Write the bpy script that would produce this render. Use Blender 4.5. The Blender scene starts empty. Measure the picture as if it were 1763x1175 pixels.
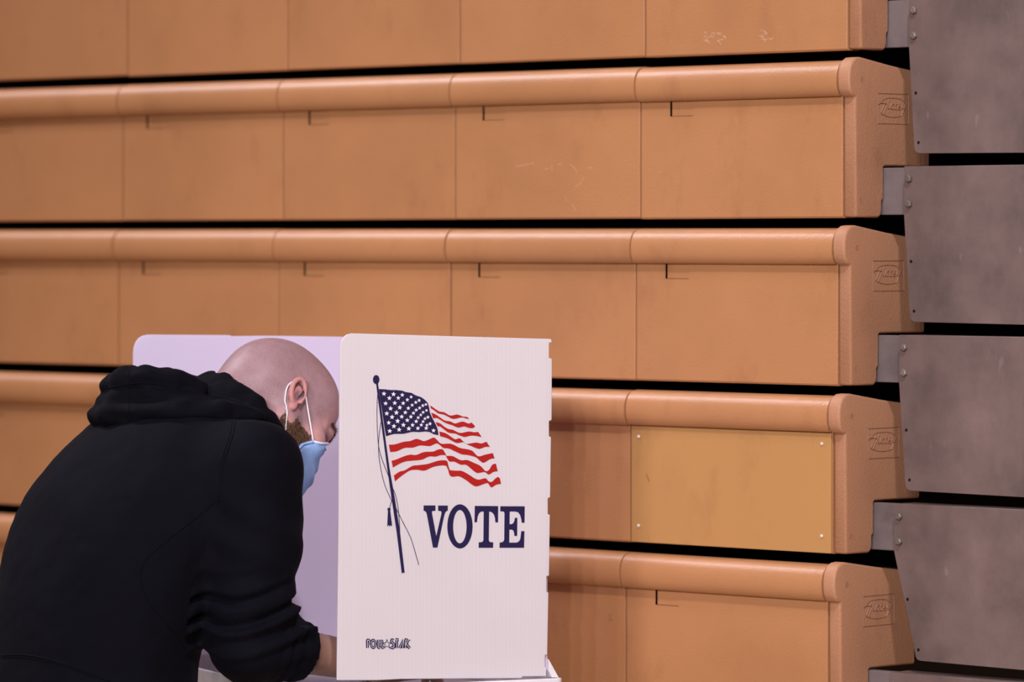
import bpy, bmesh, math, random
import numpy as np
from mathutils import Vector, Matrix
from mathutils.geometry import tessellate_polygon
from mathutils.bvhtree import BVHTree
from mathutils import noise as mnoise

SC = bpy.context.scene
COL = SC.collection
random.seed(7)
rng = np.random.default_rng(7)

# ------------------------------------------------------------------ camera
F_PX = 7900.0
PITCH = 0.02154128
CAM_Z = 1.67
cam_d = bpy.data.cameras.new('camera')
cam = bpy.data.objects.new('camera', cam_d)
COL.objects.link(cam)
cam.location = (0, 0, CAM_Z)
cam.rotation_euler = (math.pi / 2 - PITCH, 0, 0)
cam_d.sensor_width = 36.0
cam_d.sensor_fit = 'HORIZONTAL'
cam_d.lens = 36.0 * F_PX / 1763.0
cam_d.clip_start = 0.1
cam_d.clip_end = 200
cam_d.dof.use_dof = True
cam_d.dof.focus_distance = 7.70
cam_d.dof.aperture_fstop = 3.1
SC.camera = cam

# ------------------------------------------------------------------ light
SC.view_settings.view_transform = 'Standard'
SC.view_settings.look = 'None'
SC.view_settings.exposure = -0.62
SC.view_settings.gamma = 1.0
SC.view_settings.use_curve_mapping = False

world = bpy.data.worlds.new('gym_ambient')
SC.world = world
world.use_nodes = True
bg = world.node_tree.nodes['Background']
bg.inputs[0].default_value = (0.86, 0.76, 0.86, 1)
bg.inputs[1].default_value = 0.09


def gym_lamp(pos, power, size, col, target=(-0.1, 8.0, 1.3)):
    d = bpy.data.lights.new('gym_lamp', 'AREA')
    d.shape = 'DISK'
    d.size = size
    d.energy = power
    d.color = col
    o = bpy.data.objects.new('gym_lamp', d)
    COL.objects.link(o)
    o.location = pos
    v = Vector(target) - Vector(pos)
    o.rotation_euler = v.to_track_quat('-Z', 'Y').to_euler()
    return o


LC = (1.0, 0.945, 1.01)
LT = (1.0, 0.92, 1.0)
def hall_vignette_spot(pos, power, radius, cone, target=(0.72, 7.8, 1.15)):
    """reflector lamp under the roof: its beam fades towards the rim"""
    d = bpy.data.lights.new('hall_vignette_spot', 'SPOT')
    d.energy = power
    d.shadow_soft_size = radius
    d.spot_size = math.radians(cone)
    d.spot_blend = 1.0  # soft rim added to imitate lens vignetting
    d.color = LC
    o = bpy.data.objects.new('hall_vignette_spot', d)
    COL.objects.link(o)
    o.location = pos
    v = Vector(target) - Vector(pos)
    o.rotation_euler = v.to_track_quat('-Z', 'Y').to_euler()
    return o


# lamps down the gym behind the camera, a little to its left
hall_vignette_spot((-1.45, -10.0, 5.2), 3000, 0.07, 17)
hall_vignette_spot((-2.25, -10.0, 5.4), 3000, 0.07, 17)
hall_vignette_spot((-3.3, -10.0, 5.4), 2600, 0.11, 17)
hall_vignette_spot((-4.9, -9.0, 6.0), 2100, 0.25, 18)
# wide bank of lamps further left
hall_vignette_spot((-4.9, -4.0, 5.4), 3600, 0.75, 24)
# high-bay lamp under the roof between the camera and the booth
gym_lamp((0.8, 2.5, 7.5), 580, 0.35, LT, (0.0, 7.9, 1.2))
# row of lamps high above the far end of the bleachers
gym_lamp((-4.3, 9.9, 6.6), 250, 0.7, LT, (-0.6, 8.4, 1.3))
gym_lamp((-6.4, 10.6, 6.8), 260, 0.7, LT, (-0.6, 8.4, 1.3))

# ------------------------------------------------------------------ helpers


def ray(x, y):
    zz = -(y - 587.5) / F_PX
    c, s = math.cos(PITCH), math.sin(PITCH)
    return Vector(((x - 881.5) / F_PX, c + zz * s, -s + zz * c))


def P(x, y, Y):
    """world point that shows at photo position x,y when it stands Y metres away"""
    r = ray(x, y)
    r = r * (Y / r.y)
    return Vector((r.x, r.y, r.z + CAM_Z))


def link(o, parent=None):
    COL.objects.link(o)
    if parent is not None:
        o.parent = parent
    return o


def mesh_obj(name, verts, faces, mat, parent=None, smooth=False):
    me = bpy.data.meshes.new(name)
    me.from_pydata([tuple(v) for v in verts], [], [tuple(f) for f in faces])
    me.update()
    if mat:
        me.materials.append(mat)
    if smooth:
        me.polygons.foreach_set('use_smooth', [True] * len(me.polygons))
    return link(bpy.data.objects.new(name, me), parent)


def bm_obj(name, bm, mat, parent=None, smooth=False, recalc=True):
    if recalc:
        bmesh.ops.recalc_face_normals(bm, faces=bm.faces[:])
    me = bpy.data.meshes.new(name)
    bm.to_mesh(me)
    bm.free()
    if mat:
        me.materials.append(mat)
    if smooth:
        me.polygons.foreach_set('use_smooth', [True] * len(me.polygons))
    return link(bpy.data.objects.new(name, me), parent)


def share(o, parent, loc):
    c = o.copy()
    COL.objects.link(c)
    c.parent = parent
    c.location = loc
    return c


def empty(name, loc=(0, 0, 0), rz=0.0, label=None, cat=None, group=None):
    o = bpy.data.objects.new(name, None)
    o.location = loc
    o.rotation_euler = (0, 0, rz)
    o.empty_display_size = 0.1
    COL.objects.link(o)
    if label:
        o['label'] = label
        o['category'] = cat
    if group:
        o['group'] = group
    return o


def box_bm(bm, x0, x1, y0, y1, z0, z1):
    vs = [bm.verts.new(p) for p in ((x0, y0, z0), (x1, y0, z0), (x1, y1, z0), (x0, y1, z0),
                                    (x0, y0, z1), (x1, y0, z1), (x1, y1, z1), (x0, y1, z1))]
    for f in ((0, 3, 2, 1), (4, 5, 6, 7), (0, 1, 5, 4), (1, 2, 6, 5), (2, 3, 7, 6), (3, 0, 4, 7)):
        bm.faces.new([vs[i] for i in f])


def bevel_mod(o, w, seg=2, angle=35):
    m = o.modifiers.new('bevel', 'BEVEL')
    m.width = w
    m.segments = seg
    m.limit_method = 'ANGLE'
    m.angle_limit = math.radians(angle)
    return m


def prism_bm(bm, poly, fn0, fn1):
    """poly: 2-D points; fn0/fn1 map a point to the two end faces"""
    a = [bm.verts.new(fn0(p)) for p in poly]
    b = [bm.verts.new(fn1(p)) for p in poly]
    n = len(poly)
    bm.faces.new(a)
    bm.faces.new(b[::-1])
    for i in range(n):
        j = (i + 1) % n
        bm.faces.new((a[i], b[i], b[j], a[j]))


def tube_bm(bm, pts, r, seg=8, caps=True):
    pts = [Vector(p) for p in pts]
    n = len(pts)
    rad = r if isinstance(r, (list, tuple)) else [r] * n
    rings = []
    up = Vector((0.13, 0.31, 0.94))
    for i, p in enumerate(pts):
        t = (pts[min(i + 1, n - 1)] - pts[max(i - 1, 0)]).normalized()
        a = t.cross(up)
        if a.length < 1e-4:
            a = t.cross(Vector((1, 0, 0)))
        a.normalize()
        b = t.cross(a)
        rings.append([bm.verts.new(p + (a * math.cos(2 * math.pi * k / seg) + b * math.sin(2 * math.pi * k / seg)) * rad[i])
                      for k in range(seg)])
    for i in range(n - 1):
        for k in range(seg):
            bm.faces.new((rings[i][k], rings[i][(k + 1) % seg], rings[i + 1][(k + 1) % seg], rings[i + 1][k]))
    if caps:
        bm.faces.new(rings[0][::-1])
        bm.faces.new(rings[-1])


def smooth_path(pts, n=6):
    """Catmull-Rom through the points"""
    pts = [Vector(p) for p in pts]
    out = []
    for i in range(len(pts) - 1):
        p0 = pts[max(i - 1, 0)]
        p1, p2 = pts[i], pts[i + 1]
        p3 = pts[min(i + 2, len(pts) - 1)]
        for k in range(n):
            t = k / n
            out.append(0.5 * ((2 * p1) + (p2 - p0) * t + (2 * p0 - 5 * p1 + 4 * p2 - p3) * t * t + (3 * p1 - p0 - 3 * p2 + p3) * t ** 3))
    out.append(pts[-1])
    return out


# ------------------------------------------------------------------ materials


def new_mat(name):
    m = bpy.data.materials.new(name)
    m.use_nodes = True
    nt = m.node_tree
    return m, nt, nt.nodes['Principled BSDF']


def noise_node(nt, scale, detail=4.0, rough=0.55, vec=None, coord='Object', mapping=None):
    tc = nt.nodes.new('ShaderNodeTexCoord')
    n = nt.nodes.new('ShaderNodeTexNoise')
    n.inputs['Scale'].default_value = scale
    n.inputs['Detail'].default_value = detail
    n.inputs['Roughness'].default_value = rough
    src = tc.outputs[coord]
    # every object takes its own piece of the pattern
    oi = nt.nodes.new('ShaderNodeObjectInfo')
    off = nt.nodes.new('ShaderNodeVectorMath')
    off.operation = 'SCALE'
    off.inputs[0].default_value = (3.7, 9.1, 5.3)
    nt.links.new(oi.outputs['Random'], off.inputs['Scale'])
    add = nt.nodes.new('ShaderNodeVectorMath')
    add.operation = 'ADD'
    nt.links.new(src, add.inputs[0])
    nt.links.new(off.outputs[0], add.inputs[1])
    src = add.outputs[0]
    if mapping:
        mp = nt.nodes.new('ShaderNodeMapping')
        mp.inputs['Scale'].default_value = mapping
        nt.links.new(src, mp.inputs[0])
        src = mp.outputs[0]
    nt.links.new(src, n.inputs['Vector'])
    return n


def ramp(nt, src, stops):
    r = nt.nodes.new('ShaderNodeValToRGB')
    el = r.color_ramp.elements
    while len(el) > 1:
        el.remove(el[-1])
    el[0].position, el[0].color = stops[0][0], (*stops[0][1], 1)
    for p, c in stops[1:]:
        e = el.new(p)
        e.color = (*c, 1)
    nt.links.new(src, r.inputs[0])
    return r


def bump(nt, b, src, strength, dist):
    bn = nt.nodes.new('ShaderNodeBump')
    bn.inputs['Strength'].default_value = strength
    bn.inputs['Distance'].default_value = dist
    nt.links.new(src, bn.inputs['Height'])
    nt.links.new(bn.outputs[0], b.inputs['Normal'])
    return bn


def mul(nt, a, b_, fac=1.0):
    m = nt.nodes.new('ShaderNodeMix')
    m.data_type = 'RGBA'
    m.blend_type = 'MULTIPLY'
    m.inputs[0].default_value = fac
    nt.links.new(a, m.inputs[6])
    nt.links.new(b_, m.inputs[7])
    return m.outputs[2]


def plastic(name, c, rough=0.5, grain=0.0004, var=0.10, scuffs=True, spec=0.4):
    m, nt, b = new_mat(name)
    lo = tuple(v * (1 - var) for v in c)
    hi = tuple(min(v * (1 + var * 0.7), 1) for v in c)
    n1 = noise_node(nt, 3.2, 6, 0.6, coord='Object')
    r1 = ramp(nt, n1.outputs[0], [(0.3, lo), (0.5, c), (0.72, hi)])
    out = r1.outputs[0]
    # greyish-brown smears left by feet
    n2 = noise_node(nt, 9.0, 7, 0.7, mapping=(1.0, 1.0, 0.55))
    r2 = ramp(nt, n2.outputs[0], [(0.30, (0.80, 0.76, 0.76)), (0.45, (1, 1, 1)), (1.0, (1, 1, 1))])
    out = mul(nt, out, r2.outputs[0], 0.6)
    if scuffs:
        # thin pale scratches
        n3 = noise_node(nt, 26.0, 2, 0.5, mapping=(1.6, 1.0, 0.5))
        r3 = ramp(nt, n3.outputs[0], [(0.495, (0, 0, 0)), (0.50, (1, 1, 1)), (0.505, (0, 0, 0))])
        n4 = noise_node(nt, 2.3, 2, 0.5)
        r4 = ramp(nt, n4.outputs[0], [(0.60, (0, 0, 0)), (0.72, (1, 1, 1))])
        f = mul(nt, r3.outputs[0], r4.outputs[0])
        mx = nt.nodes.new('ShaderNodeMix')
        mx.data_type = 'RGBA'
        sf = nt.nodes.new('ShaderNodeMath')
        sf.operation = 'MULTIPLY'
        sf.inputs[1].default_value = 0.25
        nt.links.new(f, sf.inputs[0])
        nt.links.new(sf.outputs[0], mx.inputs[0])
        nt.links.new(out, mx.inputs[6])
        mx.inputs[7].default_value = (0.75, 0.5, 0.33, 1)
        out = mx.outputs[2]
    nt.links.new(out, b.inputs['Base Color'])
    b.inputs['Roughness'].default_value = rough
    b.inputs['Specular IOR Level'].default_value = spec
    if grain:
        g = noise_node(nt, 240.0, 3, 0.6)
        bump(nt, b, g.outputs[0], 0.8, grain)
    return m


M = {}
M['tan'] = plastic('tan_plastic', (0.44, 0.203, 0.084), 0.37, 0.0006)
M['tan_cap'] = plastic('tan_cap_plastic', (0.43, 0.207, 0.108), 0.55, 0.0009, 0.08, False)
M['cover'] = plastic('cover_plate_plastic', (0.455, 0.235, 0.080), 0.42, 0.0, 0.05, False)


M['logo'] = plastic('shaded_logo_relief', (0.24, 0.11, 0.060), 0.6, 0.0, 0.08, False)  # darker tone carries the shading of the embossed strokes


def flat_mat(name, c, rough=0.6, metal=0.0, spec=0.4):
    m, nt, b = new_mat(name)
    n = noise_node(nt, 40, 3)
    r = ramp(nt, n.outputs[0], [(0.3, tuple(v * 0.93 for v in c)), (0.7, tuple(min(1, v * 1.05) for v in c))])
    nt.links.new(r.outputs[0], b.inputs['Base Color'])
    b.inputs['Roughness'].default_value = rough
    b.inputs['Metallic'].default_value = metal
    b.inputs['Specular IOR Level'].default_value = spec
    return m


M['black'] = flat_mat('gap_shade_black', (0.004, 0.004, 0.004), 0.9, 0, 0.1)  # near-black colour stands for the deep shade in the row gaps
M['plug'] = flat_mat('cap_plug', (0.36, 0.17, 0.09), 0.6)
M['rivet'] = flat_mat('rivet', (0.72, 0.66, 0.6), 0.35, 0.3)
M['navy'] = flat_mat('navy_ink', (0.0115, 0.0065, 0.055), 0.6)
M['red'] = flat_mat('red_ink', (0.41, 0.008, 0.006), 0.6)
M['ink_white'] = flat_mat('white_ink', (0.83, 0.78, 0.80), 0.6)
M['hole'] = flat_mat('hole_shade_dark', (0.01, 0.008, 0.008), 0.9, 0, 0.1)


def steel_mat(name, c, rough=0.55):
    m, nt, b = new_mat(name)
    n1 = noise_node(nt, 7.0, 8, 0.65)
    r1 = ramp(nt, n1.outputs[0], [(0.30, tuple(v * 0.68 for v in c)), (0.5, c), (0.72, tuple(v * 1.28 for v in c))])
    n2 = noise_node(nt, 34, 5, 0.7, mapping=(1, 1, 0.35))
    r2 = ramp(nt, n2.outputs[0], [(0.35, (0.93, 0.93, 0.93)), (0.62, (1, 1, 1)), (0.80, (1.0, 1.0, 1.0))])
    out = mul(nt, r1.outputs[0], r2.outputs[0])
    n3 = noise_node(nt, 30.0, 2, 0.5, mapping=(1.0, 1.0, 0.45))
    r3 = ramp(nt, n3.outputs[0], [(0.70, (0, 0, 0)), (0.78, (1, 1, 1))])
    mx = nt.nodes.new('ShaderNodeMix')
    mx.data_type = 'RGBA'
    sf = nt.nodes.new('ShaderNodeMath')
    sf.operation = 'MULTIPLY'
    sf.inputs[1].default_value = 0.35
    nt.links.new(r3.outputs[0], sf.inputs[0])
    nt.links.new(sf.outputs[0], mx.inputs[0])
    nt.links.new(out, mx.inputs[6])
    mx.inputs[7].default_value = (0.5, 0.41, 0.37, 1)
    nt.links.new(mx.outputs[2], b.inputs['Base Color'])
    b.inputs['Metallic'].default_value = 0.25
    b.inputs['Roughness'].default_value = rough
    g = noise_node(nt, 160, 4, 0.6)
    bump(nt, b, g.outputs[0], 0.25, 0.0004)
    return m


M['steel'] = steel_mat('dull_painted_steel', (0.178, 0.123, 0.109))
M['bracket'] = steel_mat('zinc_bracket', (0.175, 0.140, 0.136), 0.6)
M['bolt'] = steel_mat('bolt_steel', (0.19, 0.15, 0.13), 0.45)


def corrugated(name, c, trans):
    m, nt, b = new_mat(name)
    tc = nt.nodes.new('ShaderNodeTexCoord')
    w = nt.nodes.new('ShaderNodeTexWave')
    w.wave_type = 'BANDS'
    w.bands_direction = 'X'
    w.inputs['Scale'].default_value = 46.0
    w.inputs['Distortion'].default_value = 0.15
    nt.links.new(tc.outputs['Object'], w.inputs['Vector'])
    r = ramp(nt, w.outputs['Fac'], [(0.0, tuple(v * 0.972 for v in c)), (0.6, c)])
    n = noise_node(nt, 5, 3)
    r2 = ramp(nt, n.outputs[0], [(0.3, (0.97, 0.965, 0.965)), (0.7, (1, 1, 1))])
    nt.links.new(mul(nt, r.outputs[0], r2.outputs[0]), b.inputs['Base Color'])
    b.inputs['Roughness'].default_value = 0.5
    b.inputs['Specular IOR Level'].default_value = 0.3
    bump(nt, b, w.outputs['Fac'], 0.15, 0.0004)
    # thin plastic board lets a little light through
    tr = nt.nodes.new('ShaderNodeBsdfTranslucent')
    tr.inputs[0].default_value = (*c, 1)
    mixs = nt.nodes.new('ShaderNodeMixShader')
    mixs.inputs[0].default_value = trans
    out = nt.nodes['Material Output']
    nt.links.new(b.outputs[0], mixs.inputs[1])
    nt.links.new(tr.outputs[0], mixs.inputs[2])
    nt.links.new(mixs.outputs[0], out.inputs[0])
    return m


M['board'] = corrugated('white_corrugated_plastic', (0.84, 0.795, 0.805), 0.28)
M['board_in'] = corrugated('lavender_lit_corrugated_plastic', (0.86, 0.80, 0.95), 0.45)  # lavender light inside the booth is put into this board colour
M['tray'] = flat_mat('white_tray_plastic', (0.80, 0.76, 0.78), 0.4)
M['leg'] = flat_mat('aluminium_leg', (0.5, 0.5, 0.52), 0.35, 0.9)
M['paper'] = flat_mat('ballot_paper', (0.82, 0.79, 0.80), 0.8)
M['ear_loop'] = flat_mat('mask_elastic', (0.86, 0.80, 0.82), 0.7)


def fabric(name, c, rough=0.85, fine=900.0, sheen=0.25):
    m, nt, b = new_mat(name)
    n = noise_node(nt, 14, 6, 0.65)
    r = ramp(nt, n.outputs[0], [(0.3, tuple(v * 0.75 for v in c)), (0.7, tuple(v * 1.25 for v in c))])
    nt.links.new(r.outputs[0], b.inputs['Base Color'])
    b.inputs['Roughness'].default_value = rough
    b.inputs['Specular IOR Level'].default_value = 0.10
    b.inputs['Sheen Weight'].default_value = sheen
    b.inputs['Sheen Roughness'].default_value = 0.45
    b.inputs['Sheen Tint'].default_value = (0.55, 0.6, 1.0, 1)
    g = noise_node(nt, fine, 2, 0.5)
    bump(nt, b, g.outputs[0], 0.3, 0.0006)
    return m


M['hoodie'] = fabric('black_sweatshirt_fleece', (0.0021, 0.0022, 0.0050), sheen=0.006)
M['hood'] = fabric('black_hood_fleece', (0.0018, 0.0018, 0.0040), sheen=0.006)
M['trousers'] = fabric('dark_brown_trousers', (0.03, 0.02, 0.016), sheen=0.03)
M['shoe'] = flat_mat('black_shoe_leather', (0.015, 0.014, 0.014), 0.45)
M['mask'] = fabric('blue_surgical_mask', (0.30, 0.48, 0.80), 0.8, 700, 0.05)
M['mask_edge'] = flat_mat('mask_binding', (0.68, 0.72, 0.86), 0.8)
M['eye'] = flat_mat('eye', (0.55, 0.5, 0.48), 0.2)
M['brow'] = flat_mat('eyebrow_hair', (0.075, 0.038, 0.022), 0.7)


def beard_mat():
    m, nt, b = new_mat('brown_beard_hair')
    n = noise_node(nt, 260, 4, 0.7)
    r = ramp(nt, n.outputs[0], [(0.3, (0.055, 0.026, 0.012)), (0.55, (0.17, 0.085, 0.040)), (0.8, (0.34, 0.20, 0.11))])
    nt.links.new(r.outputs[0], b.inputs['Base Color'])
    b.inputs['Roughness'].default_value = 0.6
    return m


M['beard'] = beard_mat()


def skin_mat():
    m, nt, b = new_mat('skin')
    at = nt.nodes.new('ShaderNodeVertexColor')
    at.layer_name = 'tone'
    n = noise_node(nt, 60, 6, 0.65)
    r = ramp(nt, n.outputs[0], [(0.3, (0.88, 0.84, 0.84)), (0.6, (1, 1, 1))])
    c1 = mul(nt, at.outputs[0], r.outputs[0])
    # fine stubble speckle, weighted by the alpha of the tone attribute
    n2 = noise_node(nt, 900, 2, 0.5)
    r2 = ramp(nt, n2.outputs[0], [(0.40, (0.74, 0.70, 0.72)), (0.55, (1, 1, 1))])
    mx = nt.nodes.new('ShaderNodeMix')
    mx.data_type = 'RGBA'
    mx.blend_type = 'MULTIPLY'
    nt.links.new(at.outputs[1], mx.inputs[0])
    nt.links.new(c1, mx.inputs[6])
    nt.links.new(r2.outputs[0], mx.inputs[7])
    nt.links.new(mx.outputs[2], b.inputs['Base Color'])
    b.inputs['Roughness'].default_value = 0.48
    b.inputs['Specular IOR Level'].default_value = 0.35
    b.inputs['Subsurface Weight'].default_value = 0.12
    b.inputs['Subsurface Radius'].default_value = (0.012, 0.005, 0.003)
    b.inputs['Subsurface Scale'].default_value = 0.5
    g = noise_node(nt, 420, 3, 0.6)
    bump(nt, b, g.outputs[0], 0.25, 0.0004)
    return m


M['skin'] = skin_mat()


def floor_mat():
    m, nt, b = new_mat('maple_gym_floor')
    tc = nt.nodes.new('ShaderNodeTexCoord')
    br = nt.nodes.new('ShaderNodeTexBrick')
    br.inputs['Scale'].default_value = 1.0
    br.inputs['Brick Width'].default_value = 1.2
    br.inputs['Row Height'].default_value = 0.057
    br.inputs['Mortar Size'].default_value = 0.0008
    br.inputs['Color1'].default_value = (0.52, 0.31, 0.15, 1)
    br.inputs['Color2'].default_value = (0.45, 0.26, 0.12, 1)
    br.inputs['Mortar'].default_value = (0.1, 0.06, 0.03, 1)
    nt.links.new(tc.outputs['Object'], br.inputs['Vector'])
    nt.links.new(br.outputs[0], b.inputs['Base Color'])
    b.inputs['Roughness'].default_value = 0.3
    return m


M['floor'] = floor_mat()
M['wall'] = flat_mat('dark_block_wall', (0.03, 0.028, 0.028), 0.8)

# ------------------------------------------------------------------ setting
TH = 0.7534945962
bm = bmesh.new()
box_bm(bm, -14, 14, -16, 16, -0.05, 0)
o = bm_obj('floor', bm, M['floor'])
o['kind'] = 'structure'
o['label'] = 'varnished maple gym floor'

ROW3 = Vector((0.5573755, 7.836822, CAM_Z - 0.2454930))
PITCH_ROW = 0.2874035
STEP = 0.01269262
W0, WM = 0.4626, 0.457
back = Vector((math.sin(TH), math.cos(TH), 0))
along = Vector((math.cos(TH), -math.sin(TH), 0))

# dark wall that closes the hall behind the folded bleachers
bm = bmesh.new()
box_bm(bm, -7, 4, 1.0, 1.15, 0, 4.0)
o = bm_obj('wall_back', bm, M['wall'])
o.location = (ROW3.x, ROW3.y, 0)
o.rotation_euler = (0, 0, -TH)
o['kind'] = 'structure'
o['label'] = 'dark wall behind the folded bleachers'

# ------------------------------------------------------------------ bleachers
NOSE = [(0.0, 0.2103), (-0.0035, 0.2075), (-0.0085, 0.2085), (-0.0125, 0.2135), (-0.0152, 0.2215), (-0.0162, 0.231), (-0.0158, 0.241),
        (-0.0138, 0.2505), (-0.0098, 0.2590), (-0.0040, 0.2650), (0.004, 0.2685), (0.016, 0.2700), (0.034, 0.2690), (0.036, 0.258)]
DEPTH = 0.034


def seat_module_mesh(w, recess):
    """local x 0..w along the row, y<0 towards the hall, z up from the panel's lower edge"""
    bm = bmesh.new()
    g = 0.0019
    x0, x1 = g, w - g
    e = 0.0008
    # rounded nosing, with softened ends so that the joint reads as a groove
    cols = [[bm.verts.new((x, y, z)) for y, z in NOSE] for x in (x0, x1)]
    for a, b_ in zip(cols[:-1], cols[1:]):
        for i in range(len(NOSE) - 1):
            bm.faces.new((a[i], b_[i], b_[i + 1], a[i + 1]))
    for c, rev in ((cols[0], False), (cols[-1], True)):
        c = [bm.verts.new(v.co) for v in c]
        lo = bm.verts.new((c[0].co.x, 0.036, 0.2103))
        loop = c + [lo]
        bm.faces.new(loop[::-1] if rev else loop)
    # front panel
    zt = 0.2100
    rx0, rx1, rz = 0.070, 0.124, 0.181
    gx = [x0, x0 + e, rx0, rx1, x1 - e, x1]
    gz = [0.0, 0.003, rz, zt]

    def yf(i, j):
        d = 0.0
        if i in (0, 5):
            d = 0.0005
        if j == 0:
            d = max(d, 0.0022)
        return d
    V = [[bm.verts.new((x, yf(i, j), z)) for j, z in enumerate(gz)] for i, x in enumerate(gx)]
    for i in range(5):
        for j in range(3):
            if recess and i == 2 and j == 2:
                continue
            bm.faces.new((V[i][j], V[i + 1][j], V[i + 1][j + 1], V[i][j + 1]))
    if recess:
        # the slot beside the inset latch tab opens into the dark hollow of the row
        a0, a1, c0, c1 = rx0 + 0.0038, rx1, rz + 0.0008, zt
        yy = 0.0010
        t_ = [bm.verts.new(p) for p in ((a0, yy, c0), (a1, yy, c0), (a1, yy, c1), (a0, yy, c1))]
        bm.faces.new(t_)
        u_ = [bm.verts.new((a0, 0.006, c0)), bm.verts.new((a0, 0.006, c1)), bm.verts.new((a1, 0.006, c0))]
        bm.faces.new((t_[0], t_[3], u_[1], u_[0]))
        bm.faces.new((t_[1], t_[0], u_[0], u_[2]))
        bm.faces.new((V[3][2], V[3][3], t_[2], t_[1]))
    # ends and underside
    for i in (0, 5):
        b0 = [bm.verts.new((gx[i], DEPTH, z)) for z in (0.0, zt)]
        loop = [V[i][0], V[i][1], V[i][2], V[i][3], b0[1], b0[0]]
        bm.faces.new(loop)
    bb = [bm.verts.new((x0, DEPTH, 0)), bm.verts.new((x1, DEPTH, 0))]
    bm.faces.new([V[i][0] for i in range(6)] + [bb[1], bb[0]])
    bmesh.ops.recalc_face_normals(bm, faces=bm.faces[:])
    me = bpy.data.meshes.new('seat_module')
    bm.to_mesh(me)
    bm.free()
    me.materials.append(M['tan'])
    for p in me.polygons:
        p.use_smooth = False
    # nosing faces shade smoothly
    for p in me.polygons:
        c = p.center
        if c.z > 0.2075 and abs(p.normal.x) < 0.5 and c.y < 0.035:
            p.use_smooth = True
    return me


ME_REC = seat_module_mesh(WM, True)
ME_PLAIN = seat_module_mesh(WM, False)
ME_REC0 = seat_module_mesh(W0, True)
ME_PLAIN0 = seat_module_mesh(W0, False)

# side profile of the moulded end cap: (y towards the back, z)
CAP_T = 0.027


def end_cap_mesh():
    prof = [(0.001, 0.004), (0.004, 0.001), (0.064, 0.0), (0.0700, 0.004), (0.0725, 0.012), (0.0730, 0.029), (0.0775, 0.033), (0.0775, 0.086), (0.080, 0.0885), (0.205, 0.0885),
            (0.205, 0.250), (0.10, 0.2620), (0.035, 0.2715), (0.014, 0.2745), (0.002, 0.2735), (-0.008, 0.2680), (-0.0145, 0.2580), (-0.0172, 0.246),
            (-0.0176, 0.233), (-0.0160, 0.2200), (-0.0115, 0.2110), (-0.0050, 0.2068), (0.0, 0.2055)]
    bm = bmesh.new()
    prism_bm(bm, prof, lambda p: (0.0006, p[0], p[1]), lambda p: (CAP_T, p[0], p[1]))
    bmesh.ops.recalc_face_normals(bm, faces=bm.faces[:])
    me = bpy.data.meshes.new('end_cap')
    bm.to_mesh(me)
    bm.free()
    me.materials.append(M['tan_cap'])
    me.polygons.foreach_set('use_smooth', [True] * len(me.polygons))
    return me


ME_CAP = end_cap_mesh()


def disc_mesh(name, r, h, seg, mat, axis='x', dome=0.0):
    bm = bmesh.new()
    ring0, ring1, ring2 = [], [], []
    for k in range(seg):
        a = 2 * math.pi * k / seg
        c, s = math.cos(a), math.sin(a)
        for ring, rr, hh in ((ring0, r, 0), (ring1, r, h), (ring2, r * 0.7, h + dome)):
            p = (hh, rr * c, rr * s) if axis == 'x' else (rr * c, -hh, rr * s)
            ring.append(bm.verts.new(p))
    for A, B in ((ring0, ring1), (ring1, ring2)):
        for k in range(seg):
            bm.faces.new((A[k], A[(k + 1) % seg], B[(k + 1) % seg], B[k]))
    bm.faces.new(ring2)
    bm.faces.new(ring0[::-1])
    bmesh.ops.recalc_face_normals(bm, faces=bm.faces[:])
    me = bpy.data.meshes.new(name)
    bm.to_mesh(me)
    bm.free()
    me.materials.append(mat)
    return me


ME_PLUG = disc_mesh('plug', 0.0048, 0.0004, 16, M['plug'], 'x', -0.0003)
ME_RIVET = disc_mesh('rivet', 0.0030, 0.0012, 12, M['rivet'], 'y', 0.0008)
ME_BOLT = disc_mesh('bolt', 0.0068, 0.0062, 6, M['bolt'], 'y', 0.0016)
ME_HOLE = disc_mesh('hole', 0.0028, 0.0003, 10, M['hole'], 'y', 0.0)  # flat dark disc stands for the shade inside a drilled opening


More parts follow.
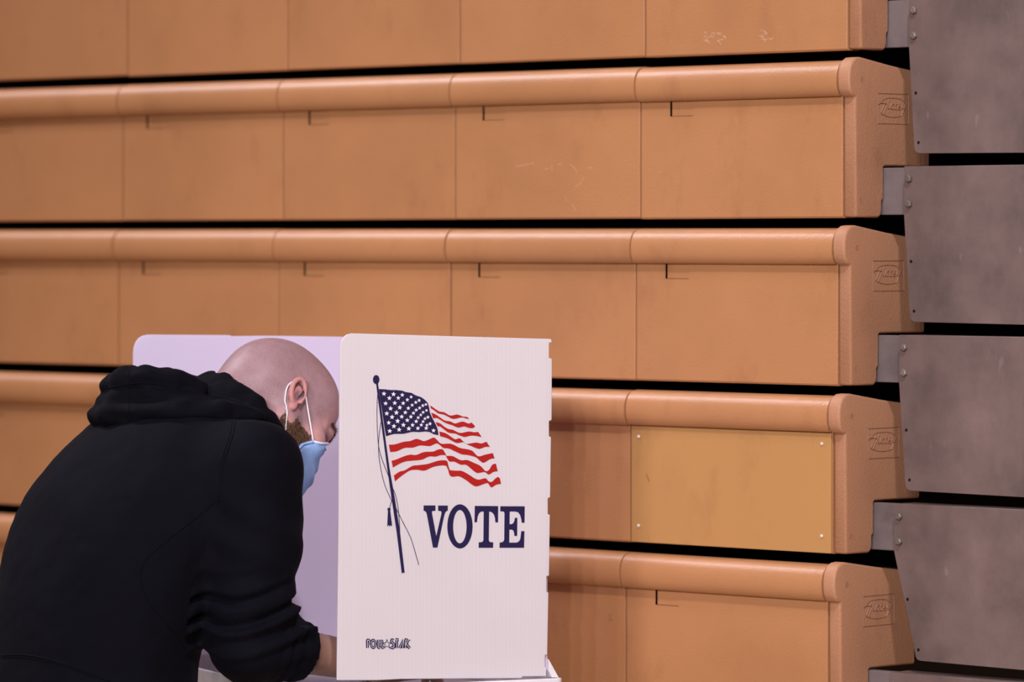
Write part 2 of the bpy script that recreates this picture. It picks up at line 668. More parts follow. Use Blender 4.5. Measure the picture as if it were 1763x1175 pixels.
def logo_mesh():
    """embossed oval and script on the cap's side, from the traced lettering"""
    bm = bmesh.new()

    def mp(x, y):
        u = (x - 190) / 850.0
        yy = y - (260 - 45 * u) - 0
        v = yy / 735.0
        return (0.060 + u * 0.085, 0.2135 - v * 0.0515)

    def ribbon(pts, w, h, base=0.0):
        pts = [mp(*p) for p in pts]
        n = len(pts)
        L, R, T = [], [], []
        for i in range(n):
            ax, az = pts[min(i + 1, n - 1)][0] - pts[max(i - 1, 0)][0], pts[min(i + 1, n - 1)][1] - pts[max(i - 1, 0)][1]
            l = math.hypot(ax, az) or 1
            nx, nz = -az / l * w / 2, ax / l * w / 2
            y, z = pts[i]
            L.append(bm.verts.new((base - 0.0004, y + nx, z + nz)))
            R.append(bm.verts.new((base - 0.0004, y - nx, z - nz)))
            T.append(bm.verts.new((base + h, y, z)))
        for i in range(n - 1):
            bm.faces.new((L[i], L[i + 1], T[i + 1], T[i]))
            bm.faces.new((T[i], T[i + 1], R[i + 1], R[i]))
    W = 0.0021
    H = 0.0015
    S = [[(430, 395), (350, 560), (275, 725)], [(500, 390), (420, 560), (330, 765)], [(205, 530), (250, 490), (330, 490), (440, 505)],
         [(485, 490), (455, 570), (462, 612), (495, 612), (525, 570), (548, 490)], [(548, 490), (520, 618)],
         [(630, 495), (598, 483), (580, 510), (600, 545), (612, 580), (592, 615), (555, 610)],
         [(725, 495), (693, 483), (675, 510), (695, 545), (707, 580), (687, 615), (650, 610)],
         [(740, 555), (800, 548), (815, 510), (795, 485), (765, 500), (738, 560), (745, 605), (775, 618), (812, 598)],
         [(855, 490), (845, 565), (872, 598), (915, 560)], [(955, 455), (900, 610), (835, 765)]]
    for s in S:
        ribbon(s, W, H)
    ov = [(300, 440), (360, 395), (430, 365), (560, 345), (700, 340), (830, 355), (930, 430)]
    ribbon(ov, 0.0016, 0.0010)
    ov = [(270, 750), (360, 785), (470, 808), (570, 815), (700, 800), (830, 765)]
    ribbon(ov, 0.0016, 0.0010)
    ribbon([(190, 260), (600, 238), (1040, 215)], 0.0018, 0.0010)
    ribbon([(1040, 215), (1045, 580), (1050, 955)], 0.0018, 0.0010)
    ribbon([(1050, 955), (600, 975), (200, 998)], 0.0018, 0.0010)
    ribbon([(200, 998), (195, 600), (190, 260)], 0.0014, 0.0008)
    bmesh.ops.recalc_face_normals(bm, faces=bm.faces[:])
    me = bpy.data.meshes.new('embossed_logo')
    bm.to_mesh(me)
    bm.free()
    me.materials.append(M['logo'])
    return me


ME_LOGO = logo_mesh()


PLX, PLY = 0.0855, 0.0590


def steel_panel_mesh(slant, seed):
    bm = bmesh.new()
    x0 = PLX
    w = 0.50
    zt, zb = 0.0875, -0.178
    pts = [(x0, zt), (x0 - 0.0005, zt - 0.082)]
    r = 0.011
    bx, bz = x0 + slant, zb
    pts += [(bx - 0.0012, bz + r + 0.004), (bx + 0.0006, bz + 0.006), (bx + 0.004, bz + 0.0018), (bx + r, bz)]
    pts += [(x0 + w, zb - 0.004), (x0 + w, zt)]
    y0, y1 = PLY, PLY + 0.004
    prism_bm(bm, pts, lambda p: (p[0], y0, p[1]), lambda p: (p[0], y1, p[1]))
    # return flange along the top edge
    box_bm(bm, x0 + 0.001, x0 + w, y1, y1 + 0.05, zt - 0.003, zt - 0.0002)
    bmesh.ops.recalc_face_normals(bm, faces=bm.faces[:])
    me = bpy.data.meshes.new('steel_end_panel')
    bm.to_mesh(me)
    bm.free()
    me.materials.append(M['steel'])
    return me


ROW_LABEL = {
    1: 'uppermost tan bleacher row, cut off by the top of the picture',
    2: 'second tan bleacher row from the top, nosing sloping down to the left',
    3: 'middle tan bleacher row, passing just behind the top of the white booth',
    4: 'tan bleacher row with a riveted yellowish cover plate, right of the booth',
    5: 'lowest tan bleacher row in view, with the fully visible embossed emblem',
}
ROWS = {}
SLANT = {1: 0.012, 2: 0.013, 3: 0.014, 4: 0.046, 5: 0.05}

for row in range(1, 6):
    k = row - 3
    org = ROW3 - back * (STEP * k) + Vector((0, 0, -PITCH_ROW * k))
    root = empty('bleacher_row', (org.x, org.y, org.z), -TH, ROW_LABEL[row], 'bleacher', 'stacked rows of the folded bleachers')
    ROWS[row] = root
    x = 0.0
    for j in range(10):
        w = W0 if j == 0 else WM
        x -= w
        plain = (row == 4 and j == 0)
        me = (ME_PLAIN0 if plain else ME_REC0) if j == 0 else ME_REC
        o = link(bpy.data.objects.new('seat_module', me), root)
        # each moulding sits a hair differently
        o.location = (x, random.uniform(-0.0008, 0.0008), random.uniform(-0.0010, 0.0010))
        o.rotation_euler = (0, random.uniform(-0.0012, 0.0012), 0)
    L = -x
    # deck boards and frame behind the mouldings
    bm = bmesh.new()
    box_bm(bm, -L, 0.0, 0.0345, 0.949, 0.222, 0.252)
    box_bm(bm, -L, 0.0, 0.040, 0.060, 0.03, 0.222)
    deck = bm_obj('deck', bm, M['black'], root)
    cap = link(bpy.data.objects.new('end_cap', ME_CAP), root)
    bv = bevel_mod(cap, 0.0085, 4, 50)
    cap['label'] = 'moulded end cap with embossed emblem'
    for (d, z) in ((0.0170, 0.2360), (0.0150, 0.0300)):
        p = link(bpy.data.objects.new('plug', ME_PLUG), cap)
        p.location = (CAP_T, d, z)
    lg = link(bpy.data.objects.new('embossed_logo', ME_LOGO), cap)
    lg.location = (CAP_T, 0, 0)
    # bracket that carries the grey side panel
    bm = bmesh.new()
    box_bm(bm, -0.02, 0.150, 0.0800, 0.0960, 0.0050, 0.0860)
    box_bm(bm, PLX + 0.002, 0.150, PLY + 0.0042, 0.0800, 0.0100, 0.0800)
    br = bm_obj('bracket', bm, M['bracket'], root)
    bevel_mod(br, 0.0015, 2)
    sp = link(bpy.data.objects.new('steel_end_panel', steel_panel_mesh(SLANT[row], row)), root)
    sp['label'] = 'scuffed grey steel side panel'
    bevel_mod(sp, 0.0009, 2)
    for z in (0.0665, 0.0235):
        b = link(bpy.data.objects.new('bolt', ME_BOLT), sp)
        b.location = (PLX + 0.0125, PLY + 0.0001, z)
        b.rotation_euler = (0, random.uniform(0, 1), 0)
    for f in (0.42, 0.93):
        h = link(bpy.data.objects.new('bolt_hole_disc', ME_HOLE), sp)
        z = 0.005 + (-0.178 + 0.012) * f
        h.location = (PLX + SLANT[row] * f + 0.010, PLY - 0.0001, z - 0.01)
    if row == 4:
        bm = bmesh.new()
        box_bm(bm, -W0 + 0.0045, -0.0022, -0.0042, 0.001, 0.0008, 0.2065)
        cp = bm_obj('cover_plate', bm, M['cover'], root)
        cp['label'] = 'yellowish riveted cover plate'
        bevel_mod(cp, 0.001, 2)
        for (rx, rz) in ((-W0 + 0.022, 0.188), (-0.022, 0.188), (-W0 + 0.022, 0.030), (-0.022, 0.030)):
            rv = link(bpy.data.objects.new('rivet', ME_RIVET), cp)
            rv.location = (rx, -0.0042, rz)

# ------------------------------------------------------------------ voting booth
YAW = math.radians(24.0)
U = Vector((math.cos(YAW), math.sin(YAW), 0))
N = Vector((-math.sin(YAW), math.cos(YAW), 0))     # away from the camera
Z = Vector((0, 0, 1))
A = P(585, 1172, 7.56)


class Plane:
    """a vertical sheet: photo position -> (u, v) on it"""

    def __init__(self, org, u, n):
        self.o, self.u, self.n = Vector(org), u, n

    def uv(self, x, y):
        r = ray(x, y)
        c = Vector((0, 0, CAM_Z))
        t = (self.o - c).dot(self.n) / r.dot(self.n)
        d = c + r * t - self.o
        return (d.dot(self.u), d.z)


booth = empty('voting_booth', (A.x, A.y, 0), YAW, 'white corrugated plastic voting booth printed with a flag and VOTE', 'voting booth')
ORG = Vector((A.x, A.y, 0))
PF = Plane(ORG, U, N)
T = 0.0045
# front board, outline traced: rounded top-left corner, tabs along the right edge
ol = [(580.5, 1172), (583.5, 900), (585.6, 620), (586.0, 600), (587.5, 590), (591.5, 582), (597.5, 576.5), (606, 574.4), (700, 577), (800, 580), (948, 584)]
ol += [(950, 586), (950, 590), (945.5, 591), (945.5, 617), (950.5, 618), (950, 724), (945.5, 725.5), (945.5, 752), (949, 753), (947.5, 857), (943.5, 858.5), (943.5, 886),
       (947, 887), (945.5, 992), (941, 993), (941, 1020), (944.5, 1021), (942.5, 1128), (938.5, 1129), (938.5, 1150), (941, 1151), (940.5, 1165)]
ol += [(900, 1165.5), (898, 1168.5), (690, 1170), (650, 1172)]
uvs = [PF.uv(*p) for p in ol]
bm = bmesh.new()
prism_bm(bm, uvs, lambda p: (p[0], 0.0, p[1]), lambda p: (p[0], T, p[1]))
fp = bm_obj('front_board', bm, M['board'], booth)
fp['label'] = 'front board printed with a waving flag and VOTE'
bevel_mod(fp, 0.0008, 1)


def print_poly(bm, loops, lift=0.0006):
    """flat ink on the board; the first loop is the outline, the others are holes"""
    loops3 = [[Vector((*PF.uv(*p), 0)) for p in lp] for lp in loops]
    flat = [v for lp in loops3 for v in lp]
    vs = [bm.verts.new((v.x, -lift, v.y)) for v in flat]
    for t in tessellate_polygon(loops3):
        try:
            bm.faces.new([vs[i] for i in t])
        except ValueError:
            pass


def zc(pts, ox, oy, s):
    return [(ox + p[0] / s, oy + p[1] / s) for p in pts]


def curve2(pts, n=5, closed=False):
    v = [Vector((p[0], p[1], 0)) for p in pts]
    return [(q.x, q.y) for q in smooth_path(v, n)]


def stroke(pts, w):
    n = len(pts)
    L, R = [], []
    for i in range(n):
        ax, ay = pts[min(i + 1, n - 1)][0] - pts[max(i - 1, 0)][0], pts[min(i + 1, n - 1)][1] - pts[max(i - 1, 0)][1]
        l = math.hypot(ax, ay) or 1
        ww = w[i] if isinstance(w, list) else w
        nx, ny = -ay / l * ww / 2, ax / l * ww / 2
        L.append((pts[i][0] + nx, pts[i][1] + ny))
        R.append((pts[i][0] - nx, pts[i][1] - ny))
    return L + R[::-1]


# scratches, smudges and a pencilled figure on the panels
M['scratch'] = flat_mat('pale_scratch', (0.62, 0.38, 0.24), 0.6)
M['pencil'] = flat_mat('pencil_mark', (0.13, 0.06, 0.04), 0.7)


def panel_mark(row, strokes, w, mat, label, lift=0.0006):
    root = ROWS[row]
    n = -back
    o0 = Vector(root.location)
    bm = bmesh.new()
    for pts in strokes:
        loc_ = []
        for (x, y) in pts:
            r = ray(x, y)
            c = Vector((0, 0, CAM_Z))
            t = (o0 - c).dot(n) / r.dot(n)
            d = c + r * t - o0
            loc_.append((d.dot(along), d.z))
        st_ = stroke(loc_, w)
        m_ = len(loc_)
        vs = [bm.verts.new((p[0], -lift, p[1])) for p in st_]
        for i in range(m_ - 1):
            bm.faces.new((vs[i], vs[i + 1], vs[2 * m_ - 2 - i], vs[2 * m_ - 1 - i]))
    o = bm_obj('panel_mark', bm, mat, root)
    o['label'] = label
    if len(strokes) > 1:
        o['kind'] = 'stuff'


def scribble(cx, cy, rx, ry, n, seed):
    r = random.Random(seed)
    out = []
    for _ in range(n):
        x, y = cx + r.uniform(-rx, rx), cy + r.uniform(-ry, ry)
        a = r.uniform(-0.7, 0.7)
        l = r.uniform(3, 10)
        b = r.uniform(-0.8, 0.8)
        out.append([(x, y), (x + l * 0.5 * math.cos(a), y + l * 0.5 * math.sin(a)), (x + l * math.cos(a + b), y + l * math.sin(a + b))])
    return out


panel_mark(1, scribble(1228, 63, 18, 8, 16, 3) + scribble(1315, 60, 10, 9, 10, 4), 0.0011, M['scratch'], 'pale scratches')
panel_mark(2, [[(888, 287), (905, 284), (920, 281)], [(982, 283), (990, 290), (994, 298)], [(1006, 304), (1000, 316), (990, 322)], [(1013, 290), (1018, 288), (1020, 292)],
               [(972, 338), (978, 346)], [(985, 352), (992, 364)], [(938, 292), (946, 290)], [(950, 284), (951, 295)], [(960, 283), (968, 282)]], 0.0009, M['scratch'], 'pale scratches')
panel_mark(4, [[(1115, 816), (1118, 822), (1121, 830)]], 0.0010, M['pencil'], 'short dark scratch', 0.0050)
panel_mark(5, [[(1054, 1059), (1049, 1059), (1049, 1064), (1053, 1064), (1054, 1068), (1048, 1069)]], 0.0010, M['pencil'], 'small pencilled figure')


def ellipse(cx, cy, rx, ry, n=40):
    return [(cx + rx * math.cos(2 * math.pi * k / n), cy + ry * math.sin(2 * math.pi * k / n)) for k in range(n)]


def star(cx, cy, r, rot=0.0, inner=0.42):
    return [(cx + (r if k % 2 == 0 else r * inner) * math.sin(rot + math.pi * k / 5), cy - (r if k % 2 == 0 else r * inner) * math.cos(rot + math.pi * k / 5)) for k in range(10)]


def ink(name, mat, polys, lift, label, strips=()):
    bm = bmesh.new()
    for lp in polys:
        print_poly(bm, lp, lift)
    for n_, (pts, w) in enumerate(strips):
        st_ = stroke(pts, w)
        m_ = len(pts)
        vs = [bm.verts.new((PF.uv(*p)[0], -lift - 0.00001 * n_, PF.uv(*p)[1])) for p in st_]
        for i in range(m_ - 1):
            bm.faces.new((vs[i], vs[i + 1], vs[2 * m_ - 2 - i], vs[2 * m_ - 1 - i]))
    for f in bm.faces:
        f.normal_update()
        if f.normal.y > 0:
            f.normal_flip()
    o = bm_obj(name, bm, mat, fp, recalc=False)
    o['label'] = label
    return o


# --- flag canton and stars
cz = lambda pts: zc(pts, 640, 660, 11.754)
canton = cz([(143, 120), (250, 125), (380, 140), (500, 140), (610, 152), (690, 182), (800, 197), (880, 245), (1000, 285), (1070, 335), (1135, 405), (1160, 500),
             (1175, 600), (1230, 720), (1290, 830), (1330, 930), (1350, 1055), (1250, 1035), (1165, 990), (1090, 980), (960, 992), (830, 985), (740, 1005), (640, 1028),
             (450, 1030), (370, 1050), (288, 1078), (265, 960), (215, 620), (170, 330)])
stars = [(243, 215, 52), (437, 225, 52), (613, 240, 48), (793, 280, 40), (955, 350, 42), (1092, 432, 36), (353, 305, 52), (533, 302, 48), (716, 338, 44), (887, 390, 42),
         (1030, 455, 40), (277, 412, 50), (462, 403, 52), (632, 408, 48), (814, 445, 40), (965, 503, 40), (1103, 553, 36), (377, 515, 53), (563, 495, 54), (737, 508, 46),
         (895, 545, 42), (1036, 590, 39), (300, 615, 53), (495, 598, 55), (675, 595, 48), (840, 607, 43), (988, 645, 38), (1133, 690, 42), (407, 688, 54), (603, 680, 50),
         (787, 682, 46), (935, 700, 39), (1072, 720, 38), (340, 803, 50), (520, 768, 55), (715, 752, 49), (895, 775, 46), (1035, 780, 39), (1176, 822, 42), (445, 873, 54),
         (637, 848, 53), (822, 850, 47), (998, 848, 42), (1113, 850, 39), (360, 970, 52), (550, 942, 53), (746, 922, 53), (930, 915, 48), (1098, 912, 48), (1247, 960, 48)]
ink('flag_canton', M['navy'], [[canton]], 0.0005, 'navy flag canton')
ink('flag_stars', M['ink_white'], [[cz(star(x, y, r, 0.06))] for x, y, r in stars], 0.0009, 'white printed stars')
# --- stripes
r3 = lambda pts: zc(pts, 740, 690, 7.346)
r4 = lambda pts: zc(pts, 660, 740, 11.75)
stripes = []


def stripe(top, bot):
    stripes.append([curve2(top, 4) + curve2(bot, 4)])


stripe(r3([(5, 62), (60, 100), (120, 138), (180, 148), (260, 190), (345, 177), (420, 203), (470, 208), (497, 235)]),
       r3([(497, 236), (460, 228), (400, 215), (300, 233), (235, 208), (180, 180), (110, 165), (60, 130), (10, 97)]))
stripe(r3([(15, 153), (70, 175), (130, 215), (190, 253), (260, 265), (320, 290), (410, 266), (490, 292), (525, 280), (572, 325)]),
       r3([(572, 327), (540, 350), (480, 343), (430, 328), (360, 343), (280, 312), (200, 285), (140, 250), (90, 222), (40, 225)]))
stripe(r3([(70, 272), (130, 290), (180, 330), (240, 362), (290, 370), (380, 410), (490, 392), (560, 401), (610, 397)]),
       r3([(655, 462), (560, 445), (490, 450), (440, 462), (370, 440), (320, 418), (240, 408), (170, 360), (130, 330), (98, 328)]))
stripe(r3([(118, 392), (200, 415), (270, 460), (320, 490), (375, 478), (420, 515), (470, 548), (580, 532), (650, 543), (715, 520)]),
       r3([(758, 587), (700, 587), (620, 612), (530, 580), (470, 555), (430, 528), (340, 537), (280, 510), (210, 475), (128, 452)]))
stripe(r4([(108, 305), (230, 300), (400, 250), (540, 232), (660, 190), (740, 208), (820, 235), (910, 205), (1010, 162), (1070, 195), (1165, 285)]) +
       r3([(240, 545), (300, 560), (380, 600), (480, 618), (540, 640), (610, 705), (700, 685), (795, 665)]),
       r3([(818, 732), (760, 742), (680, 787), (630, 760), (580, 718), (480, 690), (400, 680), (310, 640), (240, 608), (170, 600), (128, 566)]) +
       r4([(1080, 280), (1000, 310), (930, 335), (740, 322), (600, 365), (430, 372), (270, 440), (135, 455)]))
stripe(r4([(162, 632), (260, 605), (420, 540), (550, 508), (660, 515), (820, 455), (1000, 447), (1090, 410), (1160, 397), (1210, 415), (1265, 510)]) +
       r3([(215, 700), (290, 705), (390, 755), (470, 753), (560, 790), (640, 828), (700, 890), (745, 880), (790, 812), (835, 800)]),
       r3([(857, 895), (800, 905), (745, 937), (690, 905), (600, 917), (540, 880), (460, 815), (390, 812), (310, 775), (245, 770), (213, 722)]) +
       r4([(1250, 520), (1150, 520), (1050, 550), (930, 545), (780, 608), (600, 630), (450, 645), (330, 690), (190, 770)]))
stripe(r4([(210, 930), (330, 850), (430, 825), (590, 735), (720, 720), (900, 695), (1100, 632), (1230, 622), (1290, 645), (1315, 740), (1340, 815)]) +
       r3([(245, 880), (330, 888), (400, 890), (480, 930), (600, 1000), (700, 983), (740, 1020), (780, 1030), (830, 985), (860, 968), (885, 985)]),
       r3([(900, 1055), (840, 1065), (780, 1100), (750, 1070), (720, 1045), (600, 1085), (540, 1070), (460, 1010), (370, 960), (290, 965), (250, 945), (231, 880)]) +
       r4([(1295, 790), (1270, 740), (1200, 725), (1050, 745), (950, 780), (830, 832), (680, 815), (550, 825), (450, 880), (340, 960), (232, 1050)]))
ink('flag_stripes', M['red'], stripes, 0.0005, 'red flag stripes')
# --- staff, cords and tassel
fz = lambda pts: zc(pts, 620, 630, 3.1769)
pole = [fz(ellipse(87, 76, 18, 25, 24))], [fz([(86, 96), (112, 300), (147, 560), (170, 720), (200, 920), (227, 1138), (234, 1132), (243, 1135), (216, 900), (188, 720), (160, 560), (124, 300), (97, 96)])]
cords = [stroke(fz(curve2(c)), 1.1) for c in (
    [(95, 160), (91, 260), (98, 420), (115, 500), (155, 605)],
    [(112, 310), (100, 420), (105, 520), (130, 640), (165, 725), (190, 770), (230, 850), (275, 940), (300, 1020), (320, 1090)],
    [(165, 650), (190, 700), (207, 780), (215, 880), (216, 960)], [(172, 735), (167, 755), (160, 780)])]
tassel = [[fz(ellipse(157, 786, 9, 9, 14))], [fz([(151, 793), (164, 793), (174, 875), (168, 880), (165, 871), (160, 882), (155, 871), (147, 882)])]]
ink('flag_staff', M['navy'], [pole[0], pole[1]] + [[c] for c in cords] + tassel, 0.0007, 'navy printed flag staff with cord and tassel')
# --- VOTE
vz = lambda pts: zc(pts, 720, 860, 8.815)
V_ = vz([(80, 95), (260, 95), (260, 177), (222, 177), (207, 190), (210, 225), (272, 560), (350, 225), (352, 200), (342, 180), (300, 175), (300, 97), (447, 97), (447, 175), (425, 182), (408, 205), (395, 245), (290, 735),
         (222, 735), (130, 235), (120, 200), (105, 183), (80, 175)])
O_o, O_i = vz(ellipse(632, 413, 192, 335, 56)), vz(ellipse(630, 417, 102, 253, 48)[::-1])
T_ = vz([(857, 102), (1212, 105), (1210, 352), (1170, 352), (1163, 285), (1148, 235), (1120, 200), (1075, 185), (1070, 620), (1078, 643), (1095, 653), (1137, 655), (1135, 738), (915, 738), (917, 655), (955, 654),
         (978, 643), (988, 620), (992, 187), (950, 190), (920, 215), (900, 270), (890, 350), (852, 350)])
E_ = vz([(1245, 107), (1615, 108), (1612, 358), (1570, 358), (1562, 300), (1545, 240), (1515, 200), (1470, 187), (1387, 187), (1385, 380), (1415, 379), (1440, 365), (1456, 335), (1465, 283), (1503, 283), (1500, 558),
         (1458, 558), (1452, 500), (1440, 472), (1415, 462), (1382, 462), (1380, 660), (1490, 660), (1525, 643), (1548, 605), (1562, 485), (1610, 485), (1605, 738), (1232, 738), (1235, 658), (1270, 655), (1293, 640),
         (1303, 615), (1308, 215), (1303, 197), (1287, 186), (1243, 183)])
ink('vote_lettering', M['navy'], [[V_], [O_o, O_i], [T_], [E_]], 0.0005, 'navy slab-serif lettering VOTE')
# --- small maker's logo at the lower left
pz = lambda pts: zc(pts, 610, 1080, 14.69)
lp = [[(330, 530), (330, 350), (350, 335), (375, 345), (385, 385), (360, 420)], ellipse(475, 430, 52, 98, 26) + [(527, 430)], [(600, 325), (600, 490), (612, 520), (650, 530)],
      [(692, 325), (692, 480), (705, 515), (742, 530)], [(985, 345), (955, 325), (938, 350), (950, 395), (985, 425), (1000, 470), (985, 520), (950, 530), (915, 500)],
      [(1035, 325), (1120, 325)], [(1068, 330), (1068, 535)], [(1145, 535), (1222, 330), (1220, 535)], [(1290, 535), (1290, 350), (1310, 325), (1335, 350), (1330, 400), (1305, 430), (1400, 540)]]
dark = []
ring = pz(ellipse(475, 430, 84, 130, 30)), pz(ellipse(475, 430, 24, 58, 24)[::-1])
dark.append([ring[0], ring[1]])
dark.append([pz(star(822, 438, 140, 0, 0.40)), pz(star(822, 440, 92, 0, 0.40))[::-1]])
dark.append([pz(ellipse(1397, 340, 16, 20, 12))])
paths = [pz(curve2(p, 4) if len(p) > 3 and i not in (7,) else p) for i, p in enumerate(lp) if i != 1]
ink('maker_logo', M['navy'], dark, 0.0005, 'small navy outlined lettering POLL STAR', [(p, 5.0) for p in paths])
light = [[pz(ellipse(475, 430, 58, 98, 28)), pz(ellipse(475, 430, 50, 89, 28)[::-1])]]
ink('maker_logo_inline', M['ink_white'], light, 0.0009, 'pale line inside the small lettering', [(p, 0.75) for p in paths])

# far side board, parallel to the front one, and the rear board between them
Wd = 0.66
PB = Plane(ORG + N * Wd, U, N)
fo = [(229, 1158), (229.5, 900), (230, 610), (231, 599), (234, 590), (239, 583), (246, 578.5), (256, 576.5), (330, 577), (396, 577.6), (399, 579.2), (456, 578.6), (500, 579), (700, 582), (700, 1158)]
uvb = [PB.uv(*p) for p in fo]
fr_end = max(u for u, v in uvs)
uvb = [(min(u, fr_end), v) for u, v in uvb]
bm = bmesh.new()
prism_bm(bm, uvb, lambda p: (p[0], Wd, p[1]), lambda p: (p[0], Wd + T, p[1]))
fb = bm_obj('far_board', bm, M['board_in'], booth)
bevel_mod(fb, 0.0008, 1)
zt_f = max(v for u, v in uvs)
zb_f = min(v for u, v in uvs)
bm = bmesh.new()
tabs = []
xr = PF.uv(944.5, 800)[0]
box_bm(bm, xr - 0.004, xr - 0.0002, T + 0.0003, Wd - 0.0003, zb_f + 0.012, zt_f - 0.035)
bm_obj('rear_board', bm, M['board_in'], booth)
# table tray
bm = bmesh.new()
u0 = PF.uv(600, 1172)[0]
u1 = PF.uv(966, 1172)[0]
zt_t = zb_f - 0.0015
rr = 0.012
pl = []
ya, yb = -0.012, Wd - 0.004
ua = -0.10
for (cx, cy, a0) in ((u1 - rr, ya + rr, -90), (u1 - rr, yb - rr, 0), (ua + rr, yb - rr, 90), (ua + rr, ya + rr, 180)):
    for k in range(5):
        a = math.radians(a0 + 90 * k / 4)
        pl.append((cx + rr * math.cos(a), cy + rr * math.sin(a)))
# tray: sunken floor inside a raised rim
FL = 0.0315
cxm, cym = (ua + u1) / 2, (ya + yb) / 2
sx, sy = 1 - 0.014 / (u1 - ua), 1 - 0.014 / (yb - ya)
inn = [(cxm + (x - cxm) * sx, cym + (y - cym) * sy) for x, y in pl]
rings = []
for poly, z in ((pl, zt_t - 0.045), (pl, zt_t), (inn, zt_t), (inn, zt_t - FL)):
    rings.append([bm.verts.new((x, y, z)) for x, y in poly])
for a_, b_ in zip(rings[:-1], rings[1:]):
    for k in range(len(pl)):
        k2 = (k + 1) % len(pl)
        bm.faces.new((a_[k], a_[k2], b_[k2], b_[k]))
bm.faces.new(rings[0][::-1])
bm.faces.new(rings[-1])
tt = bm_obj('table_top', bm, M['tray'], booth)
bevel_mod(tt, 0.0022, 2)
# slanted corner flap beside the front board
bm = bmesh.new()
q0 = Vector((xr + 0.0010, 0.004, PF.uv(939, 1136)[1]))
q1 = Vector((u1 - 0.004, 0.004, zt_t + 0.0004))
q2 = Vector((xr + 0.0010, 0.004, zt_t + 0.0004))
prism_bm(bm, [(q0.x, q0.z), (q1.x, q1.z), (q1.x - 0.012, q1.z), (q0.x, q0.z - 0.020)], lambda p: (p[0], 0.002, p[1]), lambda p: (p[0], 0.030, p[1]))
bm_obj('corner_flap', bm, M['tray'], booth)
for (lx, ly) in ((ua + 0.05, 0.05), (u1 - 0.05, 0.05), (ua + 0.05, Wd - 0.06), (u1 - 0.05, Wd - 0.06)):
    bm = bmesh.new()
    tube_bm(bm, [(lx, ly, 0.0), (lx, ly, zt_t - 0.0455)], 0.011, 12)
    bm_obj('leg', bm, M['leg'], booth, smooth=False)
TABLE_Z = zt_t - FL
#PERSON
# ------------------------------------------------------------------ person


